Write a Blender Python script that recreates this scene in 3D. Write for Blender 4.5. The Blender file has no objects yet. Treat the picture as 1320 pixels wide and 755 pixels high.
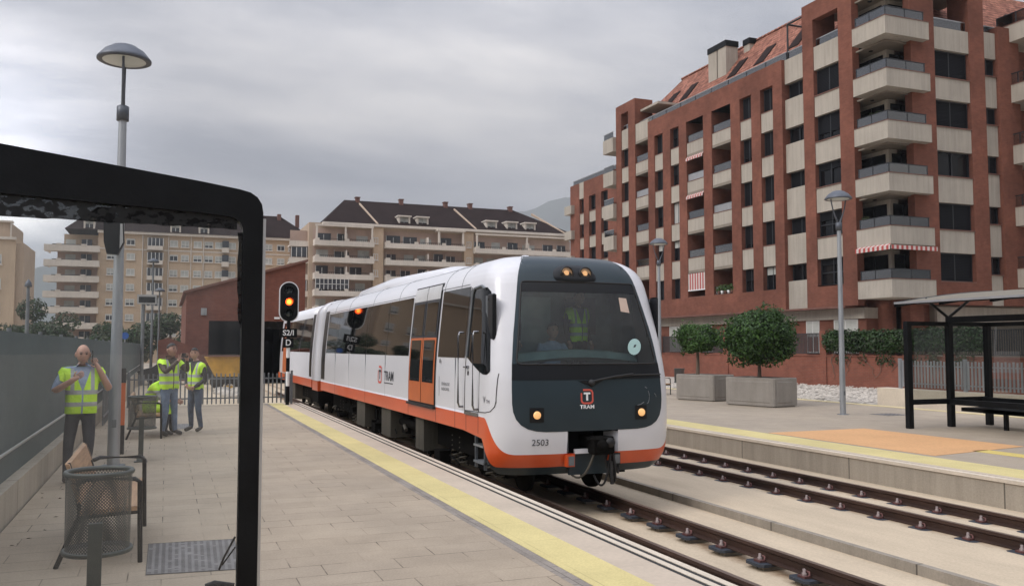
import bpy, bmesh, math, random
from mathutils import Vector, Matrix
R = math.radians
rnd = random.Random(7)
sc = bpy.context.scene
COL = sc.collection
# ------------------------------------------------------------------ materials
def new_mat(name):
    m = bpy.data.materials.new(name); m.use_nodes = True
    nt = m.node_tree; nt.nodes.clear()
    out = nt.nodes.new('ShaderNodeOutputMaterial')
    return m, nt, out
def N(nt, t, **kw):
    n = nt.nodes.new(t)
    for k, v in kw.items():
        if k in n.inputs: n.inputs[k].default_value = v
        else: setattr(n, k, v)
    return n
def c4(c): return (c[0], c[1], c[2], 1)
def coords(nt, scale=(1, 1, 1)):
    tc = N(nt, 'ShaderNodeTexCoord'); mp = N(nt, 'ShaderNodeMapping')
    mp.inputs['Scale'].default_value = scale
    nt.links.new(tc.outputs['Object'], mp.inputs[0])
    return mp.outputs[0]
def ramp(nt, fac, stops):
    r = N(nt, 'ShaderNodeValToRGB')
    el = r.color_ramp.elements
    while len(el) < len(stops): el.new(.5)
    for e, (p, c) in zip(el, stops):
        e.position = p; e.color = c4(c)
    nt.links.new(fac, r.inputs[0]); return r.outputs[0]
def mixc(nt, fac, a, b, mode='MIX'):
    m = N(nt, 'ShaderNodeMix'); m.data_type = 'RGBA'; m.blend_type = mode
    for sock, v in ((m.inputs[0], fac), (m.inputs[6], a), (m.inputs[7], b)):
        if hasattr(v, 'is_output'): nt.links.new(v, sock)
        elif isinstance(v, (int, float)): sock.default_value = v
        else: sock.default_value = c4(v)
    return m.outputs[2]
def noise(nt, vec, scale, detail=4, rough=.55):
    n = N(nt, 'ShaderNodeTexNoise'); n.inputs['Scale'].default_value = scale
    n.inputs['Detail'].default_value = detail; n.inputs['Roughness'].default_value = rough
    nt.links.new(vec, n.inputs['Vector']); return n.outputs['Fac']
def finish(nt, out, color, rough=.6, metal=0, bump=None, bstr=.3, bdist=.01, spec=.5, coat=0, emit=None, estr=0):
    b = N(nt, 'ShaderNodeBsdfPrincipled')
    if hasattr(color, 'is_output'): nt.links.new(color, b.inputs['Base Color'])
    else: b.inputs['Base Color'].default_value = c4(color)
    if hasattr(rough, 'is_output'): nt.links.new(rough, b.inputs['Roughness'])
    else: b.inputs['Roughness'].default_value = rough
    b.inputs['Metallic'].default_value = metal
    b.inputs['Specular IOR Level'].default_value = spec
    b.inputs['Coat Weight'].default_value = coat
    if emit: b.inputs['Emission Color'].default_value = c4(emit); b.inputs['Emission Strength'].default_value = estr
    if bump is not None:
        bp = N(nt, 'ShaderNodeBump'); bp.inputs['Strength'].default_value = bstr; bp.inputs['Distance'].default_value = bdist
        nt.links.new(bump, bp.inputs['Height']); nt.links.new(bp.outputs[0], b.inputs['Normal'])
    nt.links.new(b.outputs[0], out.inputs['Surface'])
    return b
def M(name, col, rough=.6, metal=0, var=.15, ns=3.0, bump=0, spec=.5, coat=0, scale=(1, 1, 1), fine=0, emit=None, estr=0):
    """plain painted / cast surface with blotchy variation"""
    m, nt, out = new_mat(name)
    v = coords(nt, scale)
    n1 = noise(nt, v, ns, 5)
    a = tuple(max(0, x * (1 - var)) for x in col); b = tuple(min(1, x * (1 + var)) for x in col)
    c = ramp(nt, n1, [(.3, a), (.7, b)])
    bm = None
    if fine or bump:
        n2 = noise(nt, v, ns * 14, 3)
        if fine: c = mixc(nt, fine, c, ramp(nt, n2, [(.3, tuple(x * .55 for x in col)), (.7, tuple(min(1, x * 1.35) for x in col))]))
        if bump: bm = n2
    finish(nt, out, c, rough, metal, bm, bump, .01, spec, coat, emit, estr)
    return m
def brick_mat(name, c1, c2, mortar, w=.24, h=.07, rotz=0, var=.25):
    """bricks; coordinates picked from the surface normal so courses stay level on walls facing x or y"""
    m, nt, out = new_mat(name)
    tc = N(nt, 'ShaderNodeTexCoord'); ge = N(nt, 'ShaderNodeNewGeometry')
    s = N(nt, 'ShaderNodeSeparateXYZ'); nt.links.new(tc.outputs['Object'], s.inputs[0])
    g = N(nt, 'ShaderNodeSeparateXYZ'); nt.links.new(ge.outputs['True Normal'], g.inputs[0])
    ab = N(nt, 'ShaderNodeMath', operation='ABSOLUTE'); nt.links.new(g.outputs[0], ab.inputs[0])
    gt = N(nt, 'ShaderNodeMath', operation='GREATER_THAN'); nt.links.new(ab.outputs[0], gt.inputs[0]); gt.inputs[1].default_value = .6
    mx = N(nt, 'ShaderNodeMix'); nt.links.new(gt.outputs[0], mx.inputs[0]); nt.links.new(s.outputs[0], mx.inputs[2]); nt.links.new(s.outputs[1], mx.inputs[3])
    cb = N(nt, 'ShaderNodeCombineXYZ'); nt.links.new(mx.outputs[0], cb.inputs[0]); nt.links.new(s.outputs[2], cb.inputs[1])
    bt = N(nt, 'ShaderNodeTexBrick'); nt.links.new(cb.outputs[0], bt.inputs[0])
    bt.inputs['Color1'].default_value = c4(c1); bt.inputs['Color2'].default_value = c4(c2); bt.inputs['Mortar'].default_value = c4(mortar)
    bt.inputs['Scale'].default_value = 1; bt.inputs['Mortar Size'].default_value = .008; bt.inputs['Brick Width'].default_value = w; bt.inputs['Row Height'].default_value = h
    n1 = noise(nt, tc.outputs['Object'], .35, 5); n2 = noise(nt, tc.outputs['Object'], 2.5, 4)
    c = mixc(nt, 1.0, bt.outputs[0], ramp(nt, n1, [(.3, (1 - var,) * 3), (.7, (1 + var * .4,) * 3)]), 'MULTIPLY')
    c = mixc(nt, 1.0, c, ramp(nt, n2, [(.3, (.85,) * 3), (.7, (1.08,) * 3)]), 'MULTIPLY')
    finish(nt, out, c, .85, 0, bt.outputs['Fac'], -.3, .006, .3)
    return m
def concrete_mat(name, col, streak=.35, rough=.85, ns=1.2, seam=0, spots=0):
    """cast concrete: blotches, vertical dirt runs, pores"""
    m, nt, out = new_mat(name)
    tc = N(nt, 'ShaderNodeTexCoord')
    v = tc.outputs['Object']
    n1 = noise(nt, v, ns, 6)
    v2 = coords(nt, (3.2, 3.2, .22)); n2 = noise(nt, v2, 1.6, 5, .65)
    n3 = noise(nt, v, 40, 3)
    c = ramp(nt, n1, [(.28, tuple(x * .78 for x in col)), (.72, tuple(min(1, x * 1.14) for x in col))])
    c = mixc(nt, streak, c, ramp(nt, n2, [(.3, tuple(x * .42 for x in col)), (.62, tuple(min(1, x * 1.15) for x in col))]))
    c = mixc(nt, .25, c, ramp(nt, n3, [(.35, tuple(x * .7 for x in col)), (.65, tuple(min(1, x * 1.2) for x in col))]))
    if seam:
        s = N(nt, 'ShaderNodeSeparateXYZ'); nt.links.new(v, s.inputs[0])
        md = N(nt, 'ShaderNodeMath', operation='PINGPONG'); nt.links.new(s.outputs[1], md.inputs[0]); md.inputs[1].default_value = seam
        lt = N(nt, 'ShaderNodeMath', operation='LESS_THAN'); nt.links.new(md.outputs[0], lt.inputs[0]); lt.inputs[1].default_value = .012
        c = mixc(nt, lt.outputs[0], c, tuple(x * .35 for x in col))
    finish(nt, out, c, rough, 0, n3, .25, .006, .3)
    return m
def slab_mat(name, col, lines):
    m, nt, out = new_mat(name)
    tc = N(nt, 'ShaderNodeTexCoord'); v = tc.outputs['Object']; s = N(nt, 'ShaderNodeSeparateXYZ'); nt.links.new(v, s.inputs[0])
    n1 = noise(nt, v, .5, 6); n2 = noise(nt, coords(nt, (1.6, .35, 1)), 1.5, 6, .65); n3 = noise(nt, v, 35, 3); n4 = noise(nt, v, 5, 5, .7)
    c = ramp(nt, n1, [(.28, tuple(x * .82 for x in col)), (.72, tuple(min(1, x * 1.1) for x in col))])
    c = mixc(nt, .45, c, ramp(nt, n2, [(.32, tuple(x * .68 for x in col)), (.6, tuple(min(1, x * 1.08) for x in col))]))
    acc = None
    for x0 in lines:
        d = N(nt, 'ShaderNodeMath', operation='SUBTRACT'); nt.links.new(s.outputs[0], d.inputs[0]); d.inputs[1].default_value = x0
        a = N(nt, 'ShaderNodeMath', operation='ABSOLUTE'); nt.links.new(d.outputs[0], a.inputs[0])
        q = N(nt, 'ShaderNodeMath', operation='MULTIPLY_ADD'); nt.links.new(n4, q.inputs[0]); q.inputs[1].default_value = .5; nt.links.new(a.outputs[0], q.inputs[2])
        acc = q.outputs[0] if acc is None else None or acc
        if x0 != lines[0]:
            mn = N(nt, 'ShaderNodeMath', operation='MINIMUM'); nt.links.new(acc, mn.inputs[0]); nt.links.new(q.outputs[0], mn.inputs[1]); acc = mn.outputs[0]
    st = ramp(nt, acc, [(.22, (.42, .30, .22)), (.46, (1, 1, 1))]); c = mixc(nt, 1.0, c, st, 'MULTIPLY')
    c = mixc(nt, .2, c, ramp(nt, n3, [(.35, tuple(x * .6 for x in col)), (.65, tuple(min(1, x * 1.25) for x in col))]))
    finish(nt, out, c, .85, 0, n3, .25, .006, .3); return m
def paving_mat(name, c1, c2, joint, bw, bh, swap=False, dirt=.35):
    m, nt, out = new_mat(name)
    tc = N(nt, 'ShaderNodeTexCoord'); v = tc.outputs['Object']
    src = v
    if swap:
        s = N(nt, 'ShaderNodeSeparateXYZ'); nt.links.new(v, s.inputs[0])
        cb = N(nt, 'ShaderNodeCombineXYZ'); nt.links.new(s.outputs[1], cb.inputs[0]); nt.links.new(s.outputs[0], cb.inputs[1]); src = cb.outputs[0]
    bt = N(nt, 'ShaderNodeTexBrick'); nt.links.new(src, bt.inputs[0])
    bt.inputs['Color1'].default_value = c4(c1); bt.inputs['Color2'].default_value = c4(c2); bt.inputs['Mortar'].default_value = c4(c1)
    bt.inputs['Scale'].default_value = 1; bt.inputs['Mortar Size'].default_value = .005; bt.inputs['Brick Width'].default_value = bw; bt.inputs['Row Height'].default_value = bh
    bt.inputs['Bias'].default_value = -.1; bt.offset = .4
    n0 = noise(nt, v, .35, 5); n1 = noise(nt, v, 1.7, 6, .65); n2 = noise(nt, v, 55, 3)
    c = mixc(nt, dirt, bt.outputs[0], ramp(nt, n1, [(.3, tuple(x * .6 for x in c1)), (.68, tuple(min(1, x * 1.2) for x in c2))]))
    c = mixc(nt, 1.0, c, ramp(nt, n0, [(.3, (.82, .82, .83)), (.7, (1.07, 1.05, 1.02))]), 'MULTIPLY')
    c = mixc(nt, .2, c, ramp(nt, n2, [(.35, tuple(x * .6 for x in c1)), (.65, tuple(min(1, x * 1.25) for x in c2))]))
    # sand fills most joints, the rest show dark
    n3 = noise(nt, v, 1.3, 4, .6); jm = N(nt, 'ShaderNodeMath', operation='MULTIPLY'); nt.links.new(bt.outputs['Fac'], jm.inputs[0])
    jr = ramp(nt, n3, [(.46, (.10,) * 3), (.62, (1,) * 3)]); nt.links.new(jr, jm.inputs[1])
    c = mixc(nt, jm.outputs[0], c, joint)
    vo = N(nt, 'ShaderNodeTexVoronoi'); vo.inputs['Scale'].default_value = 1.9; nt.links.new(v, vo.inputs['Vector'])
    sp = ramp(nt, vo.outputs['Distance'], [(.028, (.55,) * 3), (.040, (1,) * 3)]); c = mixc(nt, 1.0, c, sp, 'MULTIPLY')
    finish(nt, out, c, .75, 0, n2, .15, .004, .35)
    return m
def glass_mat(name, tint=(.9, .93, .92), refl=.12, rough=.01, dust=0):
    m, nt, out = new_mat(name)
    tr = N(nt, 'ShaderNodeBsdfTransparent'); tr.inputs[0].default_value = c4(tint)
    gl = N(nt, 'ShaderNodeBsdfGlossy'); gl.inputs['Roughness'].default_value = rough
    fr = N(nt, 'ShaderNodeFresnel'); fr.inputs[0].default_value = 1.5
    ad = N(nt, 'ShaderNodeMath', operation='ADD'); nt.links.new(fr.outputs[0], ad.inputs[0]); ad.inputs[1].default_value = refl; ad.use_clamp = True
    mx = N(nt, 'ShaderNodeMixShader'); nt.links.new(ad.outputs[0], mx.inputs[0]); nt.links.new(tr.outputs[0], mx.inputs[1]); nt.links.new(gl.outputs[0], mx.inputs[2])
    if dust:
        d = N(nt, 'ShaderNodeBsdfDiffuse'); d.inputs[0].default_value = (.55, .56, .55, 1); tl = N(nt, 'ShaderNodeBsdfTranslucent'); tl.inputs[0].default_value = (.55, .56, .55, 1)
        dd = N(nt, 'ShaderNodeMixShader'); nt.links.new(d.outputs[0], dd.inputs[1]); nt.links.new(tl.outputs[0], dd.inputs[2])
        n1 = noise(nt, coords(nt, (3, 3, .5)), 2.2, 6, .65); f = N(nt, 'ShaderNodeMath', operation='MULTIPLY'); nt.links.new(ramp(nt, n1, [(.38, (.25,) * 3), (.68, (1,) * 3)]), f.inputs[0]); f.inputs[1].default_value = dust
        m2 = N(nt, 'ShaderNodeMixShader'); nt.links.new(f.outputs[0], m2.inputs[0]); nt.links.new(mx.outputs[0], m2.inputs[1]); nt.links.new(dd.outputs[0], m2.inputs[2]); mx = m2
    nt.links.new(mx.outputs[0], out.inputs['Surface']); return m
def mesh_mat(name, col, cell, hole):
    """perforated sheet: real holes through alpha"""
    m, nt, out = new_mat(name)
    tc = N(nt, 'ShaderNodeTexCoord')
    mp = N(nt, 'ShaderNodeMapping'); mp.inputs['Scale'].default_value = (1 / cell,) * 3; nt.links.new(tc.outputs['UV'], mp.inputs[0])
    vo = N(nt, 'ShaderNodeTexVoronoi'); vo.inputs['Randomness'].default_value = 0; vo.inputs['Scale'].default_value = 1; nt.links.new(mp.outputs[0], vo.inputs['Vector'])
    lt = N(nt, 'ShaderNodeMath', operation='LESS_THAN'); nt.links.new(vo.outputs['Distance'], lt.inputs[0]); lt.inputs[1].default_value = hole
    tr = N(nt, 'ShaderNodeBsdfTransparent'); b = N(nt, 'ShaderNodeBsdfPrincipled'); b.inputs['Base Color'].default_value = c4(col); b.inputs['Roughness'].default_value = .55
    mx = N(nt, 'ShaderNodeMixShader'); nt.links.new(lt.outputs[0], mx.inputs[0]); nt.links.new(b.outputs[0], mx.inputs[1]); nt.links.new(tr.outputs[0], mx.inputs[2])
    nt.links.new(mx.outputs[0], out.inputs['Surface']); return m
def leaf_mat(name, c1, c2):
    m, nt, out = new_mat(name)
    tc = N(nt, 'ShaderNodeTexCoord'); v = tc.outputs['Object']
    n1 = noise(nt, v, 6, 3); n2 = noise(nt, v, 1.6, 3)
    c = mixc(nt, .5, ramp(nt, n1, [(.3, c1), (.7, c2)]), ramp(nt, n2, [(.35, c1), (.65, c2)]))
    b = finish(nt, out, c, .5, 0, None, spec=.35)
    tl = N(nt, 'ShaderNodeBsdfTranslucent'); nt.links.new(c, tl.inputs[0])
    mx = N(nt, 'ShaderNodeMixShader'); mx.inputs[0].default_value = .22
    nt.links.new(b.outputs[0], mx.inputs[1]); nt.links.new(tl.outputs[0], mx.inputs[2]); nt.links.new(mx.outputs[0], out.inputs['Surface'])
    return m
def slat_mat(name, col, pitch, axis=2, dark=.45, rough=.5):
    """closely ribbed surface (roller shutter, corrugation, roof tile rows)"""
    m, nt, out = new_mat(name)
    tc = N(nt, 'ShaderNodeTexCoord'); s = N(nt, 'ShaderNodeSeparateXYZ'); nt.links.new(tc.outputs['Object'], s.inputs[0])
    pp = N(nt, 'ShaderNodeMath', operation='PINGPONG'); nt.links.new(s.outputs[axis], pp.inputs[0]); pp.inputs[1].default_value = pitch / 2
    dv = N(nt, 'ShaderNodeMath', operation='DIVIDE'); nt.links.new(pp.outputs[0], dv.inputs[0]); dv.inputs[1].default_value = pitch / 2
    n1 = noise(nt, tc.outputs['Object'], .8, 4)
    c = ramp(nt, dv.outputs[0], [(.0, tuple(x * dark for x in col)), (.35, col)])
    c = mixc(nt, 1.0, c, ramp(nt, n1, [(.3, (.75,) * 3), (.7, (1.1,) * 3)]), 'MULTIPLY')
    finish(nt, out, c, rough, 0, dv.outputs[0], .3, .02, .1); return m

m_pave = paving_mat('platform_paving', (.345, .283, .212), (.40, .332, .252), (.075, .055, .038), .58, .32)
m_pave2 = paving_mat('platform_paving_far', (.36, .303, .238), (.385, .326, .256), (.22, .185, .145), .4, .4)
m_border = paving_mat('border_pavers', (.19, .165, .145), (.33, .295, .26), (.10, .085, .07), .2, .14, True)
m_yel = paving_mat('yellow_paver', (.60, .51, .235), (.64, .55, .26), (.36, .3, .14), .8, .42, True, .25)
m_cream = M('edge_cream', (.50, .415, .325), .7, 0, .1, 1.5, .1, fine=.15)
m_lowwall = concrete_mat('low_wall', (.43, .375, .30), .4, ns=1.0, seam=2.4)
m_lip = M('edge_lip', (.60, .52, .42), .7, 0, .1, 1.5, .1, fine=.15)
m_groove = M('edge_groove', (.018, .017, .016), .7, 0, .2, 6)
m_wall = concrete_mat('platform_wall', (.35, .307, .25), .42, ns=.45, seam=1.55)
m_slab = slab_mat('track_slab', (.54, .445, .325), (5.09, 6.15, 9.17, 10.23))
m_kerb = concrete_mat('kerb_concrete', (.30, .265, .22), .45, ns=.9, seam=1.2)
m_orange_pad = M('orange_pad', (.60, .335, .155), .75, 0, .07, 1.2, .1, fine=.2)
m_yel2 = M('yellow_paint', (.60, .47, .14), .7, 0, .1, 2, .1, fine=.15)
m_yelpale = M('yellow_kerb', (.58, .49, .28), .75, 0, .1, 2, fine=.1)
m_ground = M('ground_earth', (.40, .34, .27), .9, 0, .2, .08, .2, fine=.2)
m_gravel_base = M('gravel_base', (.40, .36, .31), .9, 0, .25, 4, .4, fine=.5)
m_stone = M('gravel_stone', (.42, .38, .33), .85, 0, .3, 1.4, .2)
m_rail = M('rail_rust', (.05, .027, .02), .6, .35, .35, 4, .2, scale=(1, .3, 1))
m_railtop = M('rail_head', (.23, .17, .14), .38, .7, .2, 3, scale=(4, .2, 1))
m_plate = M('rail_plate', (.035, .042, .055), .6, .2, .25, 8)
m_bolt = M('bolt_grey', (.25, .2, .19), .6, .3, .3, 20)
m_clip = M('clip_rust', (.13, .055, .05), .7, .2, .3, 20)
m_black = M('black_powdercoat', (.0042, .005, .0062), .38, 0, .5, 5, spec=.22, bump=.12)
m_darkmetal = M('dark_green_metal', (.06, .068, .062), .5, .3, .2, 6)
m_galv = M('galvanised', (.36, .38, .40), .45, .6, .15, 3, scale=(2, 2, .4))
m_galvdark = M('galvanised_weathered', (.17, .185, .20), .5, .5, .2, 3)
m_alu = M('aluminium', (.52, .52, .52), .35, .8, .08, 3)
m_lampcap = M('lamp_cap', (.10, .11, .13), .45, .4, .15, 5)
m_lampglass = M('lamp_diffuser', (.55, .58, .55), .3, 0, .05, 3)
m_wood = M('bench_wood', (.36, .21, .11), .55, 0, .3, 2.2, .15, scale=(14, 1.2, 14))
m_fence = M('screen_cloth', (.078, .105, .106), .8, 0, .16, .9, .15, scale=(1, .5, 1), fine=.15)
m_glass = glass_mat('shelter_glass', (.93, .95, .94), .02, .01, .085)
m_glass2 = glass_mat('far_shelter_glass', (.60, .63, .62), .03)
m_railglass = glass_mat('balcony_glass', (.80, .84, .84), .24, .05)
m_ceramic, knt, kout = new_mat('worn_black_print')
kv = coords(knt, (1, 1, 1.6)); k1 = noise(knt, kv, 26, 4, .6); kb = N(knt, 'ShaderNodeBsdfPrincipled'); kb.inputs['Base Color'].default_value = (.006, .0065, .007, 1); kb.inputs['Roughness'].default_value = .3
kt = N(knt, 'ShaderNodeBsdfTransparent'); kt.inputs[0].default_value = (.11, .115, .12, 1); kd = N(knt, 'ShaderNodeBsdfDiffuse'); kd.inputs[0].default_value = (.026, .028, .03, 1)
ka = N(knt, 'ShaderNodeMixShader'); ka.inputs[0].default_value = .35; knt.links.new(kt.outputs[0], ka.inputs[1]); knt.links.new(kd.outputs[0], ka.inputs[2])
km = N(knt, 'ShaderNodeMixShader'); knt.links.new(ramp(knt, k1, [(.44, (0, 0, 0)), (.50, (1, 1, 1))]), km.inputs[0]); knt.links.new(ka.outputs[0], km.inputs[1]); knt.links.new(kb.outputs[0], km.inputs[2]); knt.links.new(km.outputs[0], kout.inputs['Surface'])
# train
m_white = M('train_white', (.68, .68, .71), .28, 0, .04, 1.1, coat=.25, scale=(1, .25, 1))
m_orange = M('train_orange', (.62, .088, .020), .32, 0, .1, 1.5, coat=.2, scale=(1, .4, 1))
m_mask = M('train_slate', (.020, .034, .043), .33, 0, .12, 1.2, coat=.05, spec=.35)
m_maskblk = M('train_black', (.006, .007, .009), .28, 0, .2, 2, spec=.3)
m_trainglass = M('train_window', (.004, .0045, .005), .03, 0, .1, 1, spec=.3)
m_wind = glass_mat('windscreen', (.60, .74, .74), .02, .01, .03)
m_under = M('underframe_dark', (.006, .0055, .005), .9, 0, .4, 3, .2, spec=.08)
m_box = concrete_mat('equipment_box', (.085, .077, .062), .6, .7, 2)
m_rubber = M('rubber', (.012, .012, .013), .6, 0, .2, 4)
m_steel = M('steel', (.26, .26, .27), .25, .9, .1, 4)
m_doororange = M('door_orange', (.50, .125, .035), .4, 0, .1, 2)
m_doorwhite = M('door_white', (.55, .55, .55), .35, 0, .1, 2)
m_lit = M('lamp_lit', (.9, .6, .35), .2, 0, .05, 5, emit=(1, .58, .28), estr=.7)
m_lit2 = M('lamp_lit_small', (.9, .6, .3), .2, 0, .05, 5, emit=(1, .45, .12), estr=.45)
m_red = M('signal_red', (.9, .15, .03), .3, 0, .02, 5, emit=(1, .085, .012), estr=5)
m_redcore = M('signal_core', (1, .5, .1), .3, 0, .02, 5, emit=(1, .3, .03), estr=5)
m_lensoff = M('lens_off', (.035, .05, .055), .12, 0, .2, 20, spec=.8)
m_txtwhite = M('white_lettering', (.8, .8, .8), .5, 0, .03, 5)
m_txtdark = M('dark_lettering', (.03, .035, .045), .5, 0, .03, 5)
m_logored = M('red_logo', (.62, .10, .07), .5, 0, .05, 5)
m_cab = M('cab_interior', (.20, .26, .26), .7, 0, .3, 3)
m_dash = M('cab_desk', (.28, .37, .37), .5, 0, .2, 3)
m_sticker = M('sticker', (.42, .62, .60), .5, 0, .05, 5)
m_paper = M('paper_notice', (.55, .42, .34), .6, 0, .1, 5)
# buildings
m_brick = brick_mat('red_brick', (.228, .082, .053), (.19, .066, .043), (.21, .10, .07), .25, .075, 0, .32)
m_brick2 = brick_mat('garden_brick', (.26, .085, .052), (.22, .07, .045), (.22, .12, .09), .25, .075)
m_brickd = brick_mat('depot_brick', (.215, .075, .05), (.18, .062, .042), (.17, .09, .07), .3, .09)
m_beige = concrete_mat('beige_render', (.43, .388, .33), .34, .85, .5)
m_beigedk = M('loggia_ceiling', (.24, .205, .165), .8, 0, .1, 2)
m_coping = M('coping', (.17, .08, .06), .7, 0, .2, 2)
m_win = M('dark_window', (.006, .007, .009), .07, 0, .3, .6, spec=.3)
m_blind = slat_mat('roller_blind', (.0095, .0105, .0135), .09, 2, .5, .6)
m_blindw = slat_mat('white_blind', (.52, .53, .50), .09, 2, .8, .5)
m_frame = M('window_frame', (.02, .022, .026), .4, 0, .1, 3)
m_framew = M('white_frame', (.62, .62, .60), .45, 0, .1, 3)
m_curtain = M('pale_curtain', (.45, .45, .43), .7, 0, .15, 4, scale=(8, 8, .3))
def tile_mat(name, axis):
    m, nt, out = new_mat(name); tc = N(nt, 'ShaderNodeTexCoord'); s = N(nt, 'ShaderNodeSeparateXYZ'); nt.links.new(tc.outputs['Object'], s.inputs[0])
    cb = N(nt, 'ShaderNodeCombineXYZ'); nt.links.new(s.outputs[axis], cb.inputs[0]); nt.links.new(s.outputs[2], cb.inputs[1])
    bt = N(nt, 'ShaderNodeTexBrick'); nt.links.new(cb.outputs[0], bt.inputs[0]); bt.inputs['Scale'].default_value = 1; bt.inputs['Brick Width'].default_value = .26; bt.inputs['Row Height'].default_value = .27; bt.inputs['Mortar Size'].default_value = .03; bt.offset = 0
    bt.inputs['Color1'].default_value = (.46, .21, .145, 1); bt.inputs['Color2'].default_value = (.30, .13, .09, 1); bt.inputs['Mortar'].default_value = (.13, .055, .042, 1)
    n1 = noise(nt, tc.outputs['Object'], 1.2, 4); n2 = noise(nt, tc.outputs['Object'], 3.6, 3, .7)
    c = mixc(nt, 1.0, bt.outputs[0], ramp(nt, n1, [(.3, (.75,) * 3), (.7, (1.15,) * 3)]), 'MULTIPLY'); c = mixc(nt, 1.0, c, ramp(nt, n2, [(.40, (.55, .5, .48)), (.60, (1.3, 1.3, 1.3))]), 'MULTIPLY'); finish(nt, out, c, .9, 0, bt.outputs['Fac'], -.5, .05, .2); return m
m_rooftile = tile_mat('terracotta_tiles', 1)
m_roofdark = M('dark_roof', (.028, .019, .018), .95, 0, .3, .5, .3, fine=.4, spec=.08)
m_aptwall = concrete_mat('tan_render', (.48, .375, .285), .18, .85, .2)
m_aptwall2 = concrete_mat('tan_brick', (.55, .42, .30), .15, .85, .15)
m_aptlight = concrete_mat('cream_render', (.66, .60, .53), .18, .85, .3)
m_aptpink = M('pink_recess', (.46, .34, .28), .85, 0, .2, .3)
m_aptglass = M('far_window', (.05, .055, .065), .08, 0, .4, .3, spec=.8)
m_awn = None
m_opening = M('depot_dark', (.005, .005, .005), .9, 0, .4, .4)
m_skip = M('yellow_skip', (.50, .27, .035), .6, 0, .25, 2)
m_plaster = concrete_mat('planter_concrete', (.29, .265, .235), .2, .9, 1.5)
m_bark = M('bark', (.16, .12, .09), .9, 0, .3, 8, .5, scale=(1, 1, .2))
m_leafA = leaf_mat('leaf_dark', (.012, .033, .009), (.045, .095, .022))
m_leafB = leaf_mat('leaf_mid', (.032, .078, .016), (.085, .175, .036))
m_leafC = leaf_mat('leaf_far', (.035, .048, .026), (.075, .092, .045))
m_hill = M('hill_scrub', (.05, .062, .05), .95, 0, .35, .006)
m_railing = M('iron_railing', (.04, .038, .04), .6, .2, .2, 3)
m_orangepost = M('orange_post', (.62, .13, .03), .5, 0, .1, 3)
m_screen = M('display_screen', (.02, .022, .024), .2, 0, .2, 5)
m_signblue = M('blue_sign', (.02, .09, .35), .5, 0, .1, 3)
m_cast = M('cast_iron', (.20, .19, .185), .6, .2, .2, 5)
m_castdark = M('cast_iron_slot', (.10, .095, .092), .7, .1, .2, 5)
def stripe_mat(name, axis, pitch, a, b):
    m, nt, out = new_mat(name)
    tc = N(nt, 'ShaderNodeTexCoord'); s = N(nt, 'ShaderNodeSeparateXYZ'); nt.links.new(tc.outputs['Object'], s.inputs[0])
    md = N(nt, 'ShaderNodeMath', operation='PINGPONG'); nt.links.new(s.outputs[axis], md.inputs[0]); md.inputs[1].default_value = pitch
    gt = N(nt, 'ShaderNodeMath', operation='GREATER_THAN'); nt.links.new(md.outputs[0], gt.inputs[0]); gt.inputs[1].default_value = pitch / 2
    finish(nt, out, mixc(nt, gt.outputs[0], a, b), .8); return m
m_awn = stripe_mat('striped_awning', 1, .17, (.42, .07, .06), (.6, .55, .52))
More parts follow.
